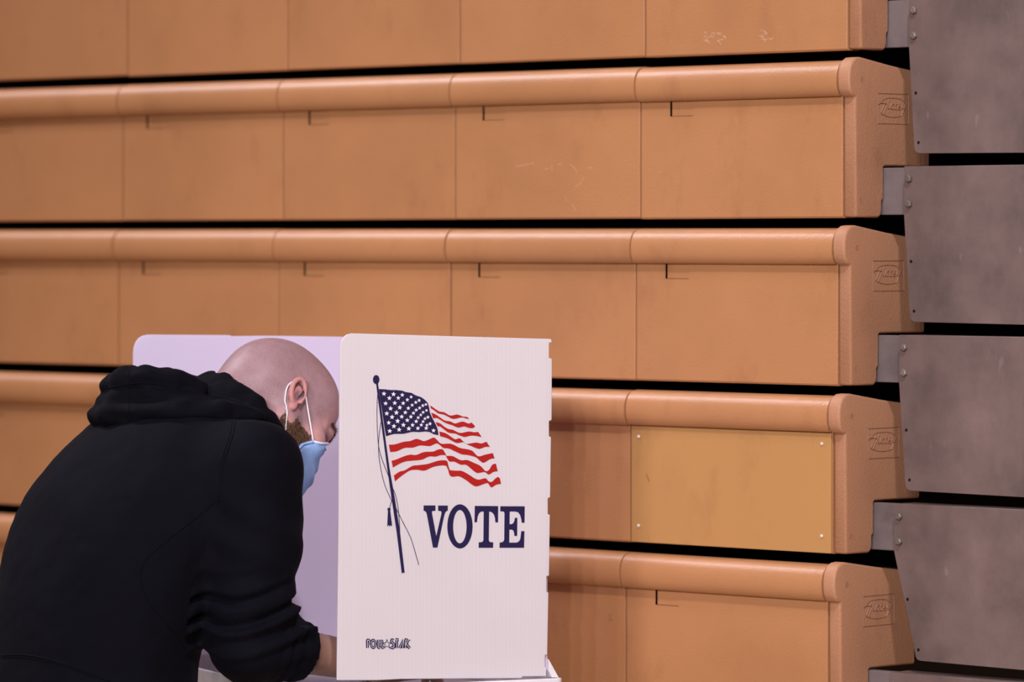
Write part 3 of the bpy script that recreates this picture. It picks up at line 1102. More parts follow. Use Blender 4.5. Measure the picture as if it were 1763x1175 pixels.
class Field:
    """signed distance on a rectilinear grid; solids are blended in one by one"""

    def __init__(self, xs, ys, zs):
        self.ax = [np.asarray(a, np.float32) for a in (xs, ys, zs)]
        self.f = np.full([len(a) for a in self.ax], 0.5, np.float32)

    def sub(self, lo, hi):
        sl = []
        for a, l, h in zip(self.ax, lo, hi):
            i0 = max(int(np.searchsorted(a, l)) - 1, 0)
            i1 = min(int(np.searchsorted(a, h)) + 1, len(a))
            sl.append(slice(i0, max(i1, i0 + 1)))
        return tuple(sl)

    def pts(self, sl):
        return (self.ax[0][sl[0]][:, None, None], self.ax[1][sl[1]][None, :, None], self.ax[2][sl[2]][None, None, :])

    def blend(self, sl, d, k, op):
        a = self.f[sl]
        if op == 'sub':
            d = -d
            h = np.maximum(k - np.abs(a - d), 0) / max(k, 1e-6)
            self.f[sl] = np.maximum(a, d) + h * h * k * 0.25
        else:
            h = np.maximum(k - np.abs(a - d), 0) / max(k, 1e-6)
            self.f[sl] = np.minimum(a, d) - h * h * k * 0.25

    def cone(self, a, b, ra, rb, k=0.02, op='add'):
        a, b = np.array(a, np.float32), np.array(b, np.float32)
        m = max(ra, rb) + k + 0.03
        sl = self.sub(np.minimum(a, b) - m, np.maximum(a, b) + m)
        x, y, z = self.pts(sl)
        ab = b - a
        L = float(ab @ ab) + 1e-12
        t = np.clip(((x - a[0]) * ab[0] + (y - a[1]) * ab[1] + (z - a[2]) * ab[2]) / L, 0, 1)
        d = np.sqrt((x - a[0] - t * ab[0]) ** 2 + (y - a[1] - t * ab[1]) ** 2 + (z - a[2] - t * ab[2]) ** 2) - (ra + (rb - ra) * t)
        self.blend(sl, d, k, op)

    def chain(self, pts, rad, k=0.02, kj=0.004, op='add'):
        for i in range(len(pts) - 1):
            self.cone(pts[i], pts[i + 1], rad[i], rad[i + 1], k if i == 0 else max(kj, k * 0.5), op)

    def ell(self, c, R, rad, k=0.02, op='add'):
        c = np.array(c, np.float32)
        R = np.array(R, np.float32)          # columns are the axes
        rad = np.array(rad, np.float32)
        ext = np.sqrt(((R * rad) ** 2).sum(1)) + k + 0.03
        sl = self.sub(c - ext, c + ext)
        x, y, z = self.pts(sl)
        x, y, z = x - c[0], y - c[1], z - c[2]
        s0 = s1 = 0
        for i in range(3):
            q = x * R[0, i] + y * R[1, i] + z * R[2, i]
            s0 = s0 + (q / rad[i]) ** 2
            s1 = s1 + (q / rad[i] ** 2) ** 2
        k0, k1 = np.sqrt(s0), np.sqrt(s1) + 1e-9
        self.blend(sl, k0 * (k0 - 1) / k1, k, op)

    def mesh(self):
        """naive surface nets"""
        f = self.f
        s = f < 0
        nx, ny, nz = f.shape
        c = np.zeros((nx - 1, ny - 1, nz - 1), np.int8)
        for dx in (0, 1):
            for dy in (0, 1):
                for dz in (0, 1):
                    c += s[dx:nx - 1 + dx, dy:ny - 1 + dy, dz:nz - 1 + dz]
        act = (c > 0) & (c < 8)
        I, J, K = np.nonzero(act)
        idx = np.full(c.shape, -1, np.int64)
        idx[I, J, K] = np.arange(len(I))
        acc = np.zeros((len(I), 3))
        cnt = np.zeros(len(I))
        ax = self.ax
        corners = [(a, b, d) for a in (0, 1) for b in (0, 1) for d in (0, 1)]
        for p in corners:
            for q in corners:
                if p < q and sum(abs(u - v) for u, v in zip(p, q)) == 1:
                    fa = f[I + p[0], J + p[1], K + p[2]]
                    fb = f[I + q[0], J + q[1], K + q[2]]
                    m = (fa < 0) != (fb < 0)
                    t = np.where(m, fa / np.where(m, fa - fb, 1), 0)
                    for d, ix in enumerate((I, J, K)):
                        pa, pb = ax[d][ix + p[d]], ax[d][ix + q[d]]
                        acc[:, d] += np.where(m, pa + (pb - pa) * t, 0)
                    cnt += m
        V = acc / cnt[:, None]
        faces = []
        for d in range(3):
            a = [slice(None)] * 3
            b = [slice(None)] * 3
            a[d] = slice(0, -1)
            b[d] = slice(1, None)
            cr = s[tuple(a)] != s[tuple(b)]
            ii = np.argwhere(cr)
            e1, e2 = (d + 1) % 3, (d + 2) % 3
            ok = (ii[:, e1] > 0) & (ii[:, e2] > 0) & (ii[:, e1] < f.shape[e1] - 1) & (ii[:, e2] < f.shape[e2] - 1)
            ii = ii[ok]
            quad = []
            for (o1, o2) in ((-1, -1), (0, -1), (0, 0), (-1, 0)):
                jj = ii.copy()
                jj[:, e1] += o1
                jj[:, e2] += o2
                quad.append(idx[jj[:, 0], jj[:, 1], jj[:, 2]])
            quad = np.stack(quad, 1)
            flip = ~s[ii[:, 0], ii[:, 1], ii[:, 2]]
            quad[flip] = quad[flip][:, ::-1]
            faces.append(quad)
        return V, np.concatenate(faces)


def relax(V, Fq, it, w=0.5):
    e = np.concatenate([Fq[:, [0, 1]], Fq[:, [1, 2]], Fq[:, [2, 3]], Fq[:, [3, 0]]])
    n = len(V)
    for _ in range(it):
        acc = np.zeros_like(V)
        cnt = np.zeros(n)
        for a, b in ((0, 1), (1, 0)):
            for d in range(3):
                acc[:, d] += np.bincount(e[:, a], V[e[:, b], d], n)
            cnt += np.bincount(e[:, a], minlength=n)
        V = V * (1 - w) + w * acc / np.maximum(cnt, 1)[:, None]
    return V


def normals(V, Fq):
    fn = np.cross(V[Fq[:, 2]] - V[Fq[:, 0]], V[Fq[:, 3]] - V[Fq[:, 1]])
    N_ = np.zeros_like(V)
    for i in range(4):
        for d in range(3):
            N_[:, d] += np.bincount(Fq[:, i], fn[:, d], len(V))
    return N_ / (np.linalg.norm(N_, axis=1)[:, None] + 1e-12)


def np_obj(name, V, Fq, mat, parent):
    me = bpy.data.meshes.new(name)
    me.vertices.add(len(V))
    me.vertices.foreach_set('co', np.asarray(V, np.float32).ravel())
    me.loops.add(Fq.size)
    me.loops.foreach_set('vertex_index', np.asarray(Fq, np.int32).ravel())
    me.polygons.add(len(Fq))
    me.polygons.foreach_set('loop_start', np.arange(0, Fq.size, 4, dtype=np.int32))
    me.polygons.foreach_set('loop_total', np.full(len(Fq), 4, np.int32))
    me.update(calc_edges=True)
    me.polygons.foreach_set('use_smooth', [True] * len(Fq))
    me.materials.append(mat)
    return link(bpy.data.objects.new(name, me), parent)


def axis(lo, hi, coarse, *fine):
    """grid lines: coarse spacing, with finer stretches (a, b, step)"""
    out = [lo]
    while out[-1] < hi:
        x = out[-1]
        st = coarse
        for a, b, s in fine:
            if a <= x < b:
                st = min(st, s)
            elif a - 0.05 < x < a:
                st = min(st, max(s, (a - x) * 0.35))
            elif b <= x < b + 0.05:
                st = min(st, max(s, (x - b) * 0.35))
        out.append(x + st)
    return out


FWD = Vector((0.80, 0.60, 0))
RGT = Vector((0.60, -0.80, 0))
UP = Vector((0, 0, 1))
# head frame fitted to the photograph: columns right, forward, up
HR = np.array([[0.6230, 0.6830, 0.3812], [-0.7078, 0.2848, 0.6465], [0.3330, -0.6726, 0.6608]])
HC = np.array(P(469, 716, 7.80))


def H(r, f, u):
    return HC + HR @ np.array((r, f, u))


def HB(*a):
    """orthonormal basis from head axes rotated by small angles (deg) about right, forward, up"""
    rx, ry, rz = [math.radians(v) for v in a]
    m = np.array((Matrix.Rotation(rz, 3, 'Z') @ Matrix.Rotation(ry, 3, 'Y') @ Matrix.Rotation(rx, 3, 'X')))
    return HR @ m


pelvis = P(150, 1240, 7.64)
SH_R = P(443, 806, 7.565)
EL_R = P(432, 1107, 7.55)
WR_R = P(655, 1146, 7.725)
SH_L = SH_R - RGT * 0.40
EL_L = P(425, 1050, 7.99)
WR_L = P(515, 1118, 7.95)
C7 = P(372, 752, 7.74)
spine = [P(150, 1240, 7.64), P(165, 1080, 7.645), P(200, 950, 7.665), P(262, 850, 7.70), P(330, 785, 7.73)]

person = empty('person', (pelvis.x, pelvis.y, 0), 0, 'person in a black hooded sweatshirt and blue face mask, bending over the booth', 'person')


def to_local(V):
    return np.asarray(V) - np.array((pelvis.x, pelvis.y, 0))


def frame_at(i):
    a = spine[max(i - 1, 0)]
    b = spine[min(i + 1, len(spine) - 1)]
    t = (b - a).normalized()
    lat = RGT.copy()
    nrm = t.cross(lat).normalized()
    lat = nrm.cross(t).normalized()
    return np.array([lat, nrm, t]).T


hx, hy, hz = HC
hand_r0, hand_r1 = WR_R, WR_R + FWD * 0.1
fld = Field(axis(-1.05, 0.0, 0.016, (hx - 0.125, hx + 0.155, 0.0024), (WR_R.x - 0.01, WR_R.x + 0.17, 0.0035)),
            axis(7.36, 8.30, 0.016, (hy - 0.12, hy + 0.16, 0.0024)),
            axis(-0.02, 1.64, 0.016, (hz - 0.16, hz + 0.15, 0.0024), (WR_R.z - 0.05, WR_R.z + 0.05, 0.0035)))
# trunk
for i, (a, b, t) in enumerate(((0.155, 0.115, 0.13), (0.145, 0.105, 0.14), (0.155, 0.105, 0.13), (0.165, 0.10, 0.12), (0.15, 0.075, 0.08))):
    fld.ell(spine[i], frame_at(i), (a, b, t), 0.08)
# arms
fld.chain([SH_L, EL_L, WR_L], [0.052, 0.042, 0.028], 0.05)
fld.chain([SH_R, EL_R], [0.052, 0.044], 0.05)
mid = EL_R.lerp(WR_R, 0.35)
fld.chain([EL_R, mid, WR_R], [0.041, 0.0385, 0.0285], 0.02)
# legs and feet
for s, dx in ((1, 0.0), (-1, 0.06)):
    hip = pelvis + RGT * (0.095 * s) - UP * 0.03
    knee = Vector((hip.x, hip.y, 0.50)) + FWD * 0.035
    ank = Vector((hip.x, hip.y, 0.085)) - FWD * (0.02 + dx)
    fld.chain([hip, knee, ank], [0.085, 0.055, 0.036], 0.06)
    fld.chain([ank - UP * 0.02, ank - UP * 0.045 + FWD * 0.16], [0.038, 0.03], 0.03)
# neck
fld.chain([C7, P(404, 712, 7.765), H(0, -0.020, 0.0)], [0.064, 0.0640, 0.061], 0.045)
fld.chain([P(470, 815, 7.78), H(0, 0.03, -0.05)], [0.055, 0.052], 0.04)


def hand(w, fw, dn, side, tip_drop):
    """palm, four fingers of different length and a thumb, gently curled"""
    lat = fw.cross(dn).normalized() * side
    palm = w + fw * 0.05
    B = np.array([lat, fw, dn]).T
    fld.ell(w + fw * 0.045 + dn * 0.002, B, (0.040, 0.050, 0.0165), 0.02)
    fld.ell(w + fw * 0.012, B, (0.028, 0.03, 0.02), 0.02)
    for i, (o_, l) in enumerate(((0.030, 0.068), (0.0105, 0.078), (-0.0095, 0.072), (-0.029, 0.056))):
        b0 = w + fw * (0.080 - 0.004 * abs(i - 1)) + lat * o_
        d1 = (fw * 0.94 + dn * 0.34 + lat * (o_ * 3)).normalized()
        d2 = (fw * 0.55 + dn * 0.83).normalized()
        p1 = b0 + d1 * (l * 0.45)
        p2 = p1 + d2 * (l * 0.32)
        p3 = p2 + (fw * 0.15 + dn * 0.98).normalized() * (l * 0.22)
        fld.chain([b0 - fw * 0.02, b0, p1, p2, p3], [0.0085, 0.0088, 0.0082, 0.0075, 0.0066], 0.006, 0.003)
    t0 = w + fw * 0.022 + lat * 0.030
    t1 = t0 + (fw * 0.62 + lat * 0.66 + dn * 0.4).normalized() * 0.034
    t2 = t1 + (fw * 0.85 + lat * 0.12 + dn * 0.5).normalized() * 0.030
    fld.chain([t0 - lat * 0.012, t0, t1, t2], [0.013, 0.0125, 0.0102, 0.008], 0.010, 0.003)


dirf = (WR_R - EL_R).normalized()
hand(WR_R + dirf * 0.006, (FWD * 0.96 - UP * 0.10).normalized(), (UP * -0.95 + RGT * -0.25).normalized(), 1, 0)
hand(WR_L, (FWD * 0.9 + RGT * 0.3 - UP * 0.1).normalized(), (UP * -1.0), -1, 0)
# skull
fld.ell(H(0, -0.010, 0.046), HB(0, 0, 0), (0.0775, 0.0985, 0.093), 0.03)
fld.ell(H(0, -0.056, 0.026), HB(0, 0, 0), (0.064, 0.052, 0.056), 0.04)
fld.ell(H(0, 0.035, 0.052), HB(0, 0, 0), (0.066, 0.060, 0.062), 0.04)
# face
fld.ell(H(0, 0.048, -0.020), HB(0, 0, 0), (0.058, 0.046, 0.066), 0.03)
fld.ell(H(0, 0.052, -0.070), HB(20, 0, 0), (0.046, 0.044, 0.036), 0.03)
fld.ell(H(0, 0.082, -0.088), HB(0, 0, 0), (0.022, 0.018, 0.018), 0.025)
for s in (1, -1):
    fld.chain([H(0.062 * s, -0.004, -0.030), H(0.052 * s, 0.018, -0.075), H(0.020 * s, 0.075, -0.090)], [0.016, 0.018, 0.018], 0.035)
    fld.ell(H(0.046 * s, 0.066, -0.018), HB(0, 0, 0), (0.022, 0.022, 0.018), 0.025)
    fld.chain([H(0.010 * s, 0.094, 0.022), H(0.034 * s, 0.087, 0.027), H(0.052 * s, 0.066, 0.018)], [0.011, 0.0115, 0.010], 0.014)
    fld.ell(H(0.032 * s, 0.090, 0.004), HB(0, 0, 0), (0.017, 0.014, 0.0125), 0.010, 'sub')
    fld.ell(H(0.032 * s, 0.0785, 0.004), HB(0, 0, 0), (0.0125, 0.0125, 0.0120), 0.004)
    # ear
    ec = np.array((0.0755 * s, -0.013, 0.000))
    helix = []
    for t in np.linspace(-30, 250, 14):
        a = math.radians(t)
        helix.append(H(ec[0] + s * (0.0105 + 0.006 * math.sin(a * 0.5 + 0.6)), ec[1] + 0.0140 * math.cos(a) - 0.004 * math.sin(a) - 0.003, ec[2] + 0.0225 * math.sin(a) + 0.004))
    fld.ell(H(ec[0] + s * 0.005, ec[1] - 0.003, ec[2] + 0.002), HB(12, 0, -22 * s), (0.0070, 0.0140, 0.0235), 0.004)
    fld.chain(helix, [0.0036] * 4 + [0.0042] * 6 + [0.0048] * 4, 0.0015, 0.001)
    fld.ell(H(ec[0] + s * 0.009, ec[1] + 0.004, ec[2] - 0.021), HB(0, 0, -15 * s), (0.0050, 0.0080, 0.0095), 0.006)
    fld.ell(H(ec[0] + s * 0.0155, ec[1] + 0.003, ec[2] + 0.001), HB(0, 0, -15 * s), (0.0110, 0.0080, 0.0130), 0.004, 'sub')
    fld.ell(H(ec[0] + s * 0.009, ec[1] + 0.0125, ec[2] - 0.004), HB(0, 0, 0), (0.0055, 0.0038, 0.0062), 0.002)
# nose, lips
fld.chain([H(0, 0.092, 0.008), H(0, 0.101, -0.018), H(0, 0.105, -0.030)], [0.0085, 0.0095, 0.0110], 0.012)
for s in (1, -1):
    fld.ell(H(0.0120 * s, 0.094, -0.034), HB(0, 0, 0), (0.009, 0.011, 0.008), 0.008)
fld.ell(H(0, 0.092, -0.058), HB(0, 0, 0), (0.024, 0.012, 0.008), 0.008)
fld.ell(H(0, 0.092, -0.066), HB(0, 0, 0), (0.020, 0.012, 0.007), 0.004)

BV, BF = fld.mesh()
BV = relax(BV, BF, 1, 0.35)
body = np_obj('body', to_local(BV), BF, M['skin'], person)
body['label'] = 'shaven head, bare neck and forearm'
# skin tone: rosy skin, greyer where the shaved hair grows
loc = (BV - HC) @ HR
r_, f_, u_ = loc[:, 0], loc[:, 1], loc[:, 2]


def sstep(a, b, x):
    t = np.clip((x - a) / (b - a), 0, 1)
    return t * t * (3 - 2 * t)


hair = sstep(-0.055, -0.020, u_ + 0.15 * (0 - f_)) * sstep(0.085, 0.055, f_ + 0.25 * (u_ - 0.08) * 0 + 0.35 * np.maximum(0.06 - u_, 0))
hair = np.where(np.linalg.norm(loc, axis=1) < 0.19, hair, 0)
front = sstep(0.0, 0.06, f_) * sstep(0.02, 0.06, u_)
earm = sstep(0.004, 0.012, np.abs(r_) - 0.076) * (np.abs(u_) < 0.045) * (np.abs(f_ + 0.014) < 0.035)
hair = hair * (1 - 0.85 * earm) * (1 - 0.25 * front)
base = np.array((0.54, 0.285, 0.265))
sc = np.array((0.385, 0.240, 0.248))
red = np.array((0.56, 0.255, 0.235))
neckm = sstep(0.01, -0.04, u_) * sstep(0.02, -0.02, f_)
col = base[None] * np.ones((len(BV), 1))
col = col * (1 - 0.55 * neckm[:, None]) + red[None] * (0.55 * neckm[:, None])
col = col * (1 - hair[:, None]) + sc[None] * hair[:, None]
col = col * (1 - earm[:, None] * 0.7) + np.array((0.58, 0.25, 0.225))[None] * earm[:, None] * 0.7
forearm = (BV[:, 2] < 1.15)
col[forearm] = np.array((0.30, 0.165, 0.118))
ca = body.data.color_attributes.new('tone', 'FLOAT_COLOR', 'POINT')
ca.data.foreach_set('color', np.concatenate([col, hair[:, None] * 0.9 + 0.05], 1).astype(np.float32).ravel())

# ---------------- sweatshirt
st = 0.0052
hd = Field(np.arange(-1.02, -0.28, st), np.arange(7.36, 8.22, st), np.arange(0.86, 1.50, st))
for i, (a, b, t) in enumerate(((0.205, 0.160, 0.15), (0.205, 0.160, 0.16), (0.215, 0.160, 0.15), (0.212, 0.142, 0.14), (0.175, 0.105, 0.095))):
    hd.ell(spine[i], frame_at(i), (a, b, t), 0.09)
hd.chain([SH_R, P(441, 935, 7.555), EL_R, EL_R.lerp(WR_R, 0.34)], [0.078, 0.072, 0.066, 0.054], 0.055, 0.03)
hd.chain([SH_L, EL_L, EL_L.lerp(WR_L, 0.8)], [0.075, 0.066, 0.046], 0.055, 0.03)
hd.chain([C7, P(402, 722, 7.765)], [0.09, 0.078], 0.06)
# opening for the neck, cut at the hem and at the cuffs
nk = Vector(P(402, 706, 7.765))
nd = (Vector(H(0, -0.022, 0)) - Vector(C7)).normalized()
hd.cone(nk + nd * 0.035, nk + nd * 0.2, 0.085, 0.12, 0.01, 'sub')
cuf = EL_R.lerp(WR_R, 0.34)
hd.cone(cuf + dirf * 0.052, cuf + dirf * 0.2, 0.06, 0.06, 0.006, 'sub')
HV, HF = hd.mesh()
HV = relax(HV, HF, 2, 0.5)
HN = normals(HV, HF)
# cloth folds: rings of bunched cloth around the elbow, drag lines from the armpit, loose waves across the back
a0, a1, a2 = np.array(SH_R), np.array(EL_R), np.array(EL_R.lerp(WR_R, 0.36))


def along_seg(V, a, b):
    ab = b - a
    t = (V - a) @ ab / (ab @ ab)
    d = np.linalg.norm(V - a - np.clip(t, 0, 1)[:, None] * ab, axis=1)
    return t, d


t1, d1 = along_seg(HV, a0, a1)
t2, d2 = along_seg(HV, a1, a2)
fx = (HV - a1) @ np.array(FWD)
ph = 0.9 * np.sin(HV[:, 1] * 41) + 0.7 * np.sin(HV[:, 0] * 33 + 1)
m1 = np.exp(-((t1 - 0.86) / 0.17) ** 2) * (d1 < 0.11)
dz1 = (t1 * 0.295 + fx * 0.22)
disp = m1 * (0.0078 * np.sin(dz1 * 2 * math.pi / 0.036 + ph) + 0.003 * np.sin(dz1 * 2 * math.pi / 0.021 + 2 * ph))
m2 = np.exp(-((t2 - 0.55) / 0.5) ** 2) * (d2 < 0.08) * (t2 > 0.1)
disp += m2 * 0.0018 * np.sin(t2 * 22 + ph * 1.4)
mu = np.exp(-((t1 - 0.35) / 0.3) ** 2) * (d1 < 0.10)
disp += mu * 0.0022 * np.sin((t1 * 0.295 - fx * 0.9) * 2 * math.pi / 0.075 + ph)
nz = np.array([mnoise.fractal(Vector(v) * 6.0, 0.9, 2.1, 4) for v in HV])
nz2 = np.array([mnoise.noise(Vector((v[0] * 9 + v[2] * 5, v[1] * 9 - v[2] * 5, v[2] * 3))) for v in HV])
disp += 0.0050 * nz + 0.0034 * nz2
HV2 = HV + HN * disp[:, None]
hoodie = np_obj('sweatshirt', to_local(HV2), HF, M['hoodie'], person)
hoodie['label'] = 'black hooded sweatshirt with pushed-up sleeves'
bvh = BVHTree.FromPolygons([tuple(v) for v in HV2], [tuple(int(i) for i in q) for q in HF])


def on_cloth(pts, lift=0.0004):
    out = []
    cam0 = Vector((0, 0, CAM_Z))
    for p in smooth_path([Vector((x, y, 0)) for x, y in pts], 8):
        hit = bvh.ray_cast(cam0, ray(p.x, p.y).normalized())
        if hit[0] is not None:
            out.append(hit[0] + hit[1] * lift)
    return out


def seam(pts, r=0.0011, parent=None):
    w = on_cloth(pts)
    if len(w) < 3:
        return
    bm = bmesh.new()
    tube_bm(bm, [to_local(p) for p in w], r, 6)
    bm_obj('seam', bm, M['hoodie'], parent or hoodie, smooth=True)


seam([(404, 722), (402, 745), (392, 775), (384, 800), (380, 840), (376, 865)])
seam([(399, 722), (397, 745), (387, 775), (379, 800), (375, 840)], 0.0008)
seam([(376, 860), (340, 890), (290, 930), (250, 965), (242, 1000), (258, 1040), (300, 1090), (335, 1140)], 0.0009)
seam([(2, 1129), (50, 1129), (105, 1142), (162, 1163), (190, 1174)], 0.0012)
seam([(2, 1133), (50, 1133), (105, 1146), (160, 1167)], 0.0008)

# ---------------- hood lying bunched on the shoulders
st = 0.0040
h2 = Field(np.arange(-0.80, -0.36, st), np.arange(7.50, 8.02, st), np.arange(1.27, 1.50, st))


def Q(x, y, Y):
    return P(x, y, Y)


# pouch body
h2.ell(Q(285, 712, 7.735), np.array([(0.95, 0.2, 0.1), (-0.2, 0.97, -0.1), (-0.1, 0.08, 0.99)]).T, (0.125, 0.105, 0.036), 0.02)
# top rim of the hood opening
h2.chain([Q(196, 664, 7.70), Q(214, 655, 7.66), Q(250, 650, 7.645), Q(300, 658, 7.65), Q(345, 672, 7.66)], [0.021, 0.023, 0.021, 0.020, 0.016], 0.010, 0.008)
h2.chain([Q(196, 664, 7.70), Q(225, 650, 7.78), Q(290, 655, 7.86), Q(360, 670, 7.88)], [0.021, 0.019, 0.018, 0.016], 0.010, 0.008)
# middle roll
h2.chain([Q(182, 698, 7.71), Q(205, 692, 7.655), Q(260, 690, 7.635), Q(330, 693, 7.63), Q(400, 703, 7.64), Q(440, 716, 7.66)], [0.019, 0.021, 0.020, 0.019, 0.016, 0.013], 0.007, 0.006)
# lower lobe with its turned corner
h2.chain([Q(171, 716, 7.70), Q(190, 716, 7.655), Q(240, 714, 7.625), Q(310, 713, 7.61), Q(380, 709, 7.615), Q(435, 713, 7.635)], [0.020, 0.021, 0.022, 0.022, 0.018, 0.012], 0.006, 0.006)
h2.chain([Q(190, 727, 7.665), Q(225, 727, 7.63), Q(290, 724, 7.612)], [0.012, 0.013, 0.012], 0.005, 0.005)
# collar standing round the neck
col_pts = [Q(352, 668, 7.83), Q(366, 662, 7.775), Q(386, 665, 7.73), Q(412, 680, 7.695), Q(438, 701, 7.68), Q(462, 728, 7.69), Q(482, 757, 7.715)]
h2.chain(col_pts, [0.018, 0.021, 0.021, 0.020, 0.018, 0.016, 0.014], 0.010, 0.008)
h2.chain([Q(322, 682, 7.78), Q(345, 674, 7.77), Q(366, 668, 7.76)], [0.018, 0.021, 0.021], 0.012, 0.01)
h2.chain([Q(330, 690, 7.74), Q(380, 702, 7.70), Q(425, 722, 7.68)], [0.035, 0.034, 0.028], 0.02, 0.01)
h2.chain([Q(350, 672, 7.83), Q(385, 690, 7.88), Q(440, 725, 7.88)], [0.018, 0.02, 0.018], 0.010, 0.008)
# room for the neck
h2.cone(Vector(H(0, -0.02, 0.0)) + nd * 0.03, Q(425, 690, 7.775), 0.071, 0.070, 0.008, 'sub')
GV, GF = h2.mesh()
GV = relax(GV, GF, 2, 0.5)
GN = normals(GV, GF)
g1 = np.array([mnoise.noise(Vector((v[0] * 13, v[1] * 13, v[2] * 55))) for v in GV])
g2 = np.array([mnoise.fractal(Vector(v) * 22.0, 0.9, 2.1, 3) for v in GV])
GV2 = GV + GN * (0.0048 * g1 + 0.0026 * g2)[:, None]
hood = np_obj('hood', to_local(GV2), GF, M['hood'], hoodie)
hood['label'] = 'hood bunched on the upper back'
bvh = BVHTree.FromPolygons([tuple(v) for v in GV2], [tuple(int(i) for i in q) for q in GF])
seam([(222, 640), (221, 665), (222, 690), (222, 725)], 0.0008)
seam([(186, 668), (210, 664), (250, 660), (300, 668), (350, 680), (400, 690), (440, 708)], 0.0010)

# ---------------- trousers and shoes
tr = Field(np.arange(-1.02, -0.42, 0.012), np.arange(7.36, 7.98, 0.012), np.arange(0.0, 1.10, 0.012))
tr.ell(pelvis - UP * 0.02, frame_at(0), (0.185, 0.140, 0.12), 0.05)
shoes = []
for s, dx in ((1, 0.0), (-1, 0.06)):
    hip = pelvis + RGT * (0.095 * s) - UP * 0.03
    knee = Vector((hip.x, hip.y, 0.50)) + FWD * 0.035
    ank = Vector((hip.x, hip.y, 0.085)) - FWD * (0.02 + dx)
    tr.chain([hip, knee, ank + UP * 0.01], [0.105, 0.078, 0.068], 0.05)
    sh = Field(np.arange(ank.x - 0.16, ank.x + 0.26, 0.008), np.arange(ank.y - 0.16, ank.y + 0.24, 0.008), np.arange(0.0, 0.16, 0.008))
    sh.chain([ank - UP * 0.035 - FWD * 0.035, ank - UP * 0.037 + FWD * 0.06, ank - UP * 0.043 + FWD * 0.165], [0.046, 0.048, 0.040], 0.02)
    sh.chain([ank - UP * 0.02, ank + UP * 0.03], [0.05, 0.05], 0.02)
    v, q = sh.mesh()
    v[:, 2] = np.maximum(v[:, 2], 0.001)
    np_obj('shoe', to_local(v), q, M['shoe'], person)
v, q = tr.mesh()
np_obj('trousers', to_local(relax(v, q, 2)), q, M['trousers'], person)

# ---------------- beard: fine hairs rooted on the jaw and cheek
bsel = (np.linalg.norm(loc, axis=1) < 0.16) & (u_ < -0.020 - 0.25 * (np.abs(r_) < 0.045) * 0.08) & (f_ > -0.014 + np.maximum(-0.045 - u_, 0) * 0.35) & (np.abs(r_) < 0.078) & (u_ > -0.125)
bsel &= (f_ < 0.054) & (u_ < -0.027)
ids = np.nonzero(bsel)[0]
BN = normals(BV, BF)
hv, hf = [], []
pick = rng.choice(ids, size=min(9000, len(ids) * 3), replace=True)
down = -HR[:, 2]
back_ = -HR[:, 1]
for i in pick:
    p = BV[i] + rng.normal(0, 0.0009, 3)
    n_ = BN[i]
    L = rng.uniform(0.007, 0.014)
    d_ = n_ * 0.45 + down * 0.8 + HR[:, 1] * 0.15 + rng.normal(0, 0.22, 3)
    d_ /= np.linalg.norm(d_)
    w_ = np.cross(d_, rng.normal(0, 1, 3))
    w_ /= np.linalg.norm(w_) + 1e-9
    w_ *= 0.00042
    m_ = p + d_ * L * 0.55
    e_ = p + (d_ * 0.9 + down * 0.25 - n_ * 0.1) * L
    k = len(hv)
    hv += [p - w_, p + w_, m_ + w_ * 0.8, m_ - w_ * 0.8, e_]
    hf += [(k, k + 1, k + 2, k + 3), (k + 3, k + 2, k + 4)]
mesh_obj('beard', to_local(np.array(hv)), hf, M['beard'], person)['label'] = 'short brown beard'
# eyebrows
bbvh = BVHTree.FromPolygons([tuple(v) for v in BV], [tuple(int(i) for i in q) for q in BF])
hv, hf = [], []
for s in (1, -1):
    for _ in range(420):
        t = rng.uniform(0, 1)
        r0, f0, u0_ = (0.012 + 0.040 * t), (0.1035 - 0.030 * t ** 1.6), (0.026 + 0.006 * math.sin(t * 2.6) + rng.normal(0, 0.0022))
        co, nn, _, _ = bbvh.find_nearest(Vector(H(r0 * s, f0 + 0.002, u0_)))
        p = np.array(co + nn * 0.0004)
        d_ = HR @ np.array((0.8 * s, 0.35 - 0.4 * t, 0.35 - 0.5 * t)) + rng.normal(0, 0.2, 3)
        d_ /= np.linalg.norm(d_)
        w_ = np.cross(d_, rng.normal(0, 1, 3))
        w_ *= 0.0004 / (np.linalg.norm(w_) + 1e-9)
        k = len(hv)
        hv += [p - w_, p + w_, p + d_ * rng.uniform(0.005, 0.008) + np.array(nn) * 0.0012]
        hf.append((k, k + 1, k + 2))
mesh_obj('eyebrows', to_local(np.array(hv)), hf, M['brow'], person)

# ---------------- face mask
rows_, cols_ = 15, 21
mv, mf = [], []


def off_skin(p, gap):
    p = Vector(p)
    co, n_, _, _ = bbvh.find_nearest(p)
    if (p - co).dot(n_) < gap:
        p = co + n_ * gap
    return np.array(p)


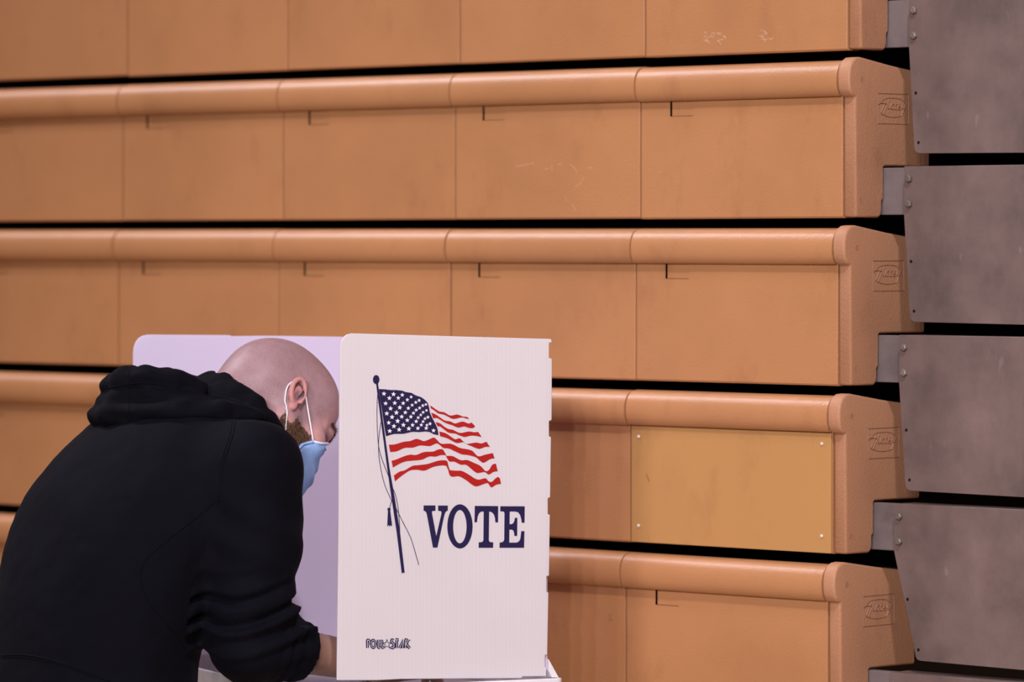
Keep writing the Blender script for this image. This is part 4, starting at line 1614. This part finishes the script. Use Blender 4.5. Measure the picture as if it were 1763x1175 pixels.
for i in range(rows_):
    t = i / (rows_ - 1)
    u0_ = 0.004 - 0.112 * t
    for j in range(cols_):
        s = j / (cols_ - 1) * 2 - 1
        half = 0.064 - 0.006 * abs(t - 0.5) * 2
        edge_u = -0.030 - 0.062 * t
        a = abs(s)
        u1_ = u0_ * (1 - a ** 2.2) + edge_u * a ** 2.2
        r1_ = half * math.sin(s * 1.35) / math.sin(1.35)
        prof_ = 0.101 + 0.021 * math.sin(min(t * 1.25, 1) * math.pi * 0.62) - 0.018 * max(t - 0.75, 0) * 4
        f1_ = prof_ - (prof_ - 0.060 + 0.034 * t) * (1 - math.cos(s * 1.45)) / (1 - math.cos(1.45))
        f1_ += 0.0022 * math.sin(t * 2 * math.pi * 4.0) * (1 - a ** 3)
        mv.append(to_local(off_skin(H(r1_, f1_, u1_), 0.0065)))
for i in range(rows_ - 1):
    for j in range(cols_ - 1):
        k = i * cols_ + j
        mf.append((k, k + 1, k + cols_ + 1, k + cols_))
fm = mesh_obj('face_mask', mv, mf, M['mask'], person, True)
fm['label'] = 'pleated light blue face mask'
so = fm.modifiers.new('thickness', 'SOLIDIFY')
so.thickness = 0.0016
# binding along top edge and sides
bm = bmesh.new()
tube_bm(bm, [mv[j] for j in range(cols_)], 0.0022, 6)
bm_obj('mask_binding', bm, M['mask_edge'], fm, smooth=True)
for s in (1, -1):
    j = cols_ - 1 if s > 0 else 0
    bm = bmesh.new()
    tube_bm(bm, [mv[i * cols_ + j] for i in range(rows_)], 0.0026, 6)
    bm_obj('mask_binding', bm, M['mask'], fm, smooth=True)
    top, bot = mv[j], mv[(rows_ - 1) * cols_ + j]
    wtop, wbot = top + np.array((pelvis.x, pelvis.y, 0)), bot + np.array((pelvis.x, pelvis.y, 0))
    pts = [wtop, H(0.080 * s, 0.006, 0.014), H(0.084 * s, -0.006, 0.026), H(0.083 * s, -0.024, 0.026), H(0.083 * s, -0.034, 0.004),
           H(0.080 * s, -0.024, -0.022), H(0.078 * s, -0.010, -0.036), wbot]
    raw = smooth_path(pts, 8)
    path = [to_local(off_skin(p, 0.0012 if 6 < q_ < len(raw) - 10 else 0.0030)) for q_, p in enumerate(raw)]
    bm = bmesh.new()
    tube_bm(bm, path, 0.0014, 6)
    bm_obj('ear_loop', bm, M['ear_loop'], fm, smooth=True)

# ---------------- ballot under the hand
bal = WR_R + FWD * 0.09
bm = bmesh.new()
box_bm(bm, -0.14, 0.10, -0.10, 0.10, 0.0, 0.0012)
o = bm_obj('ballot_paper', bm, M['paper'])
o.location = (bal.x, bal.y, TABLE_Z + 0.0003)
o.rotation_euler = (0, 0, YAW + 0.1)
o['label'] = 'white paper ballot on the booth table under the forearm'
o['category'] = 'ballot'
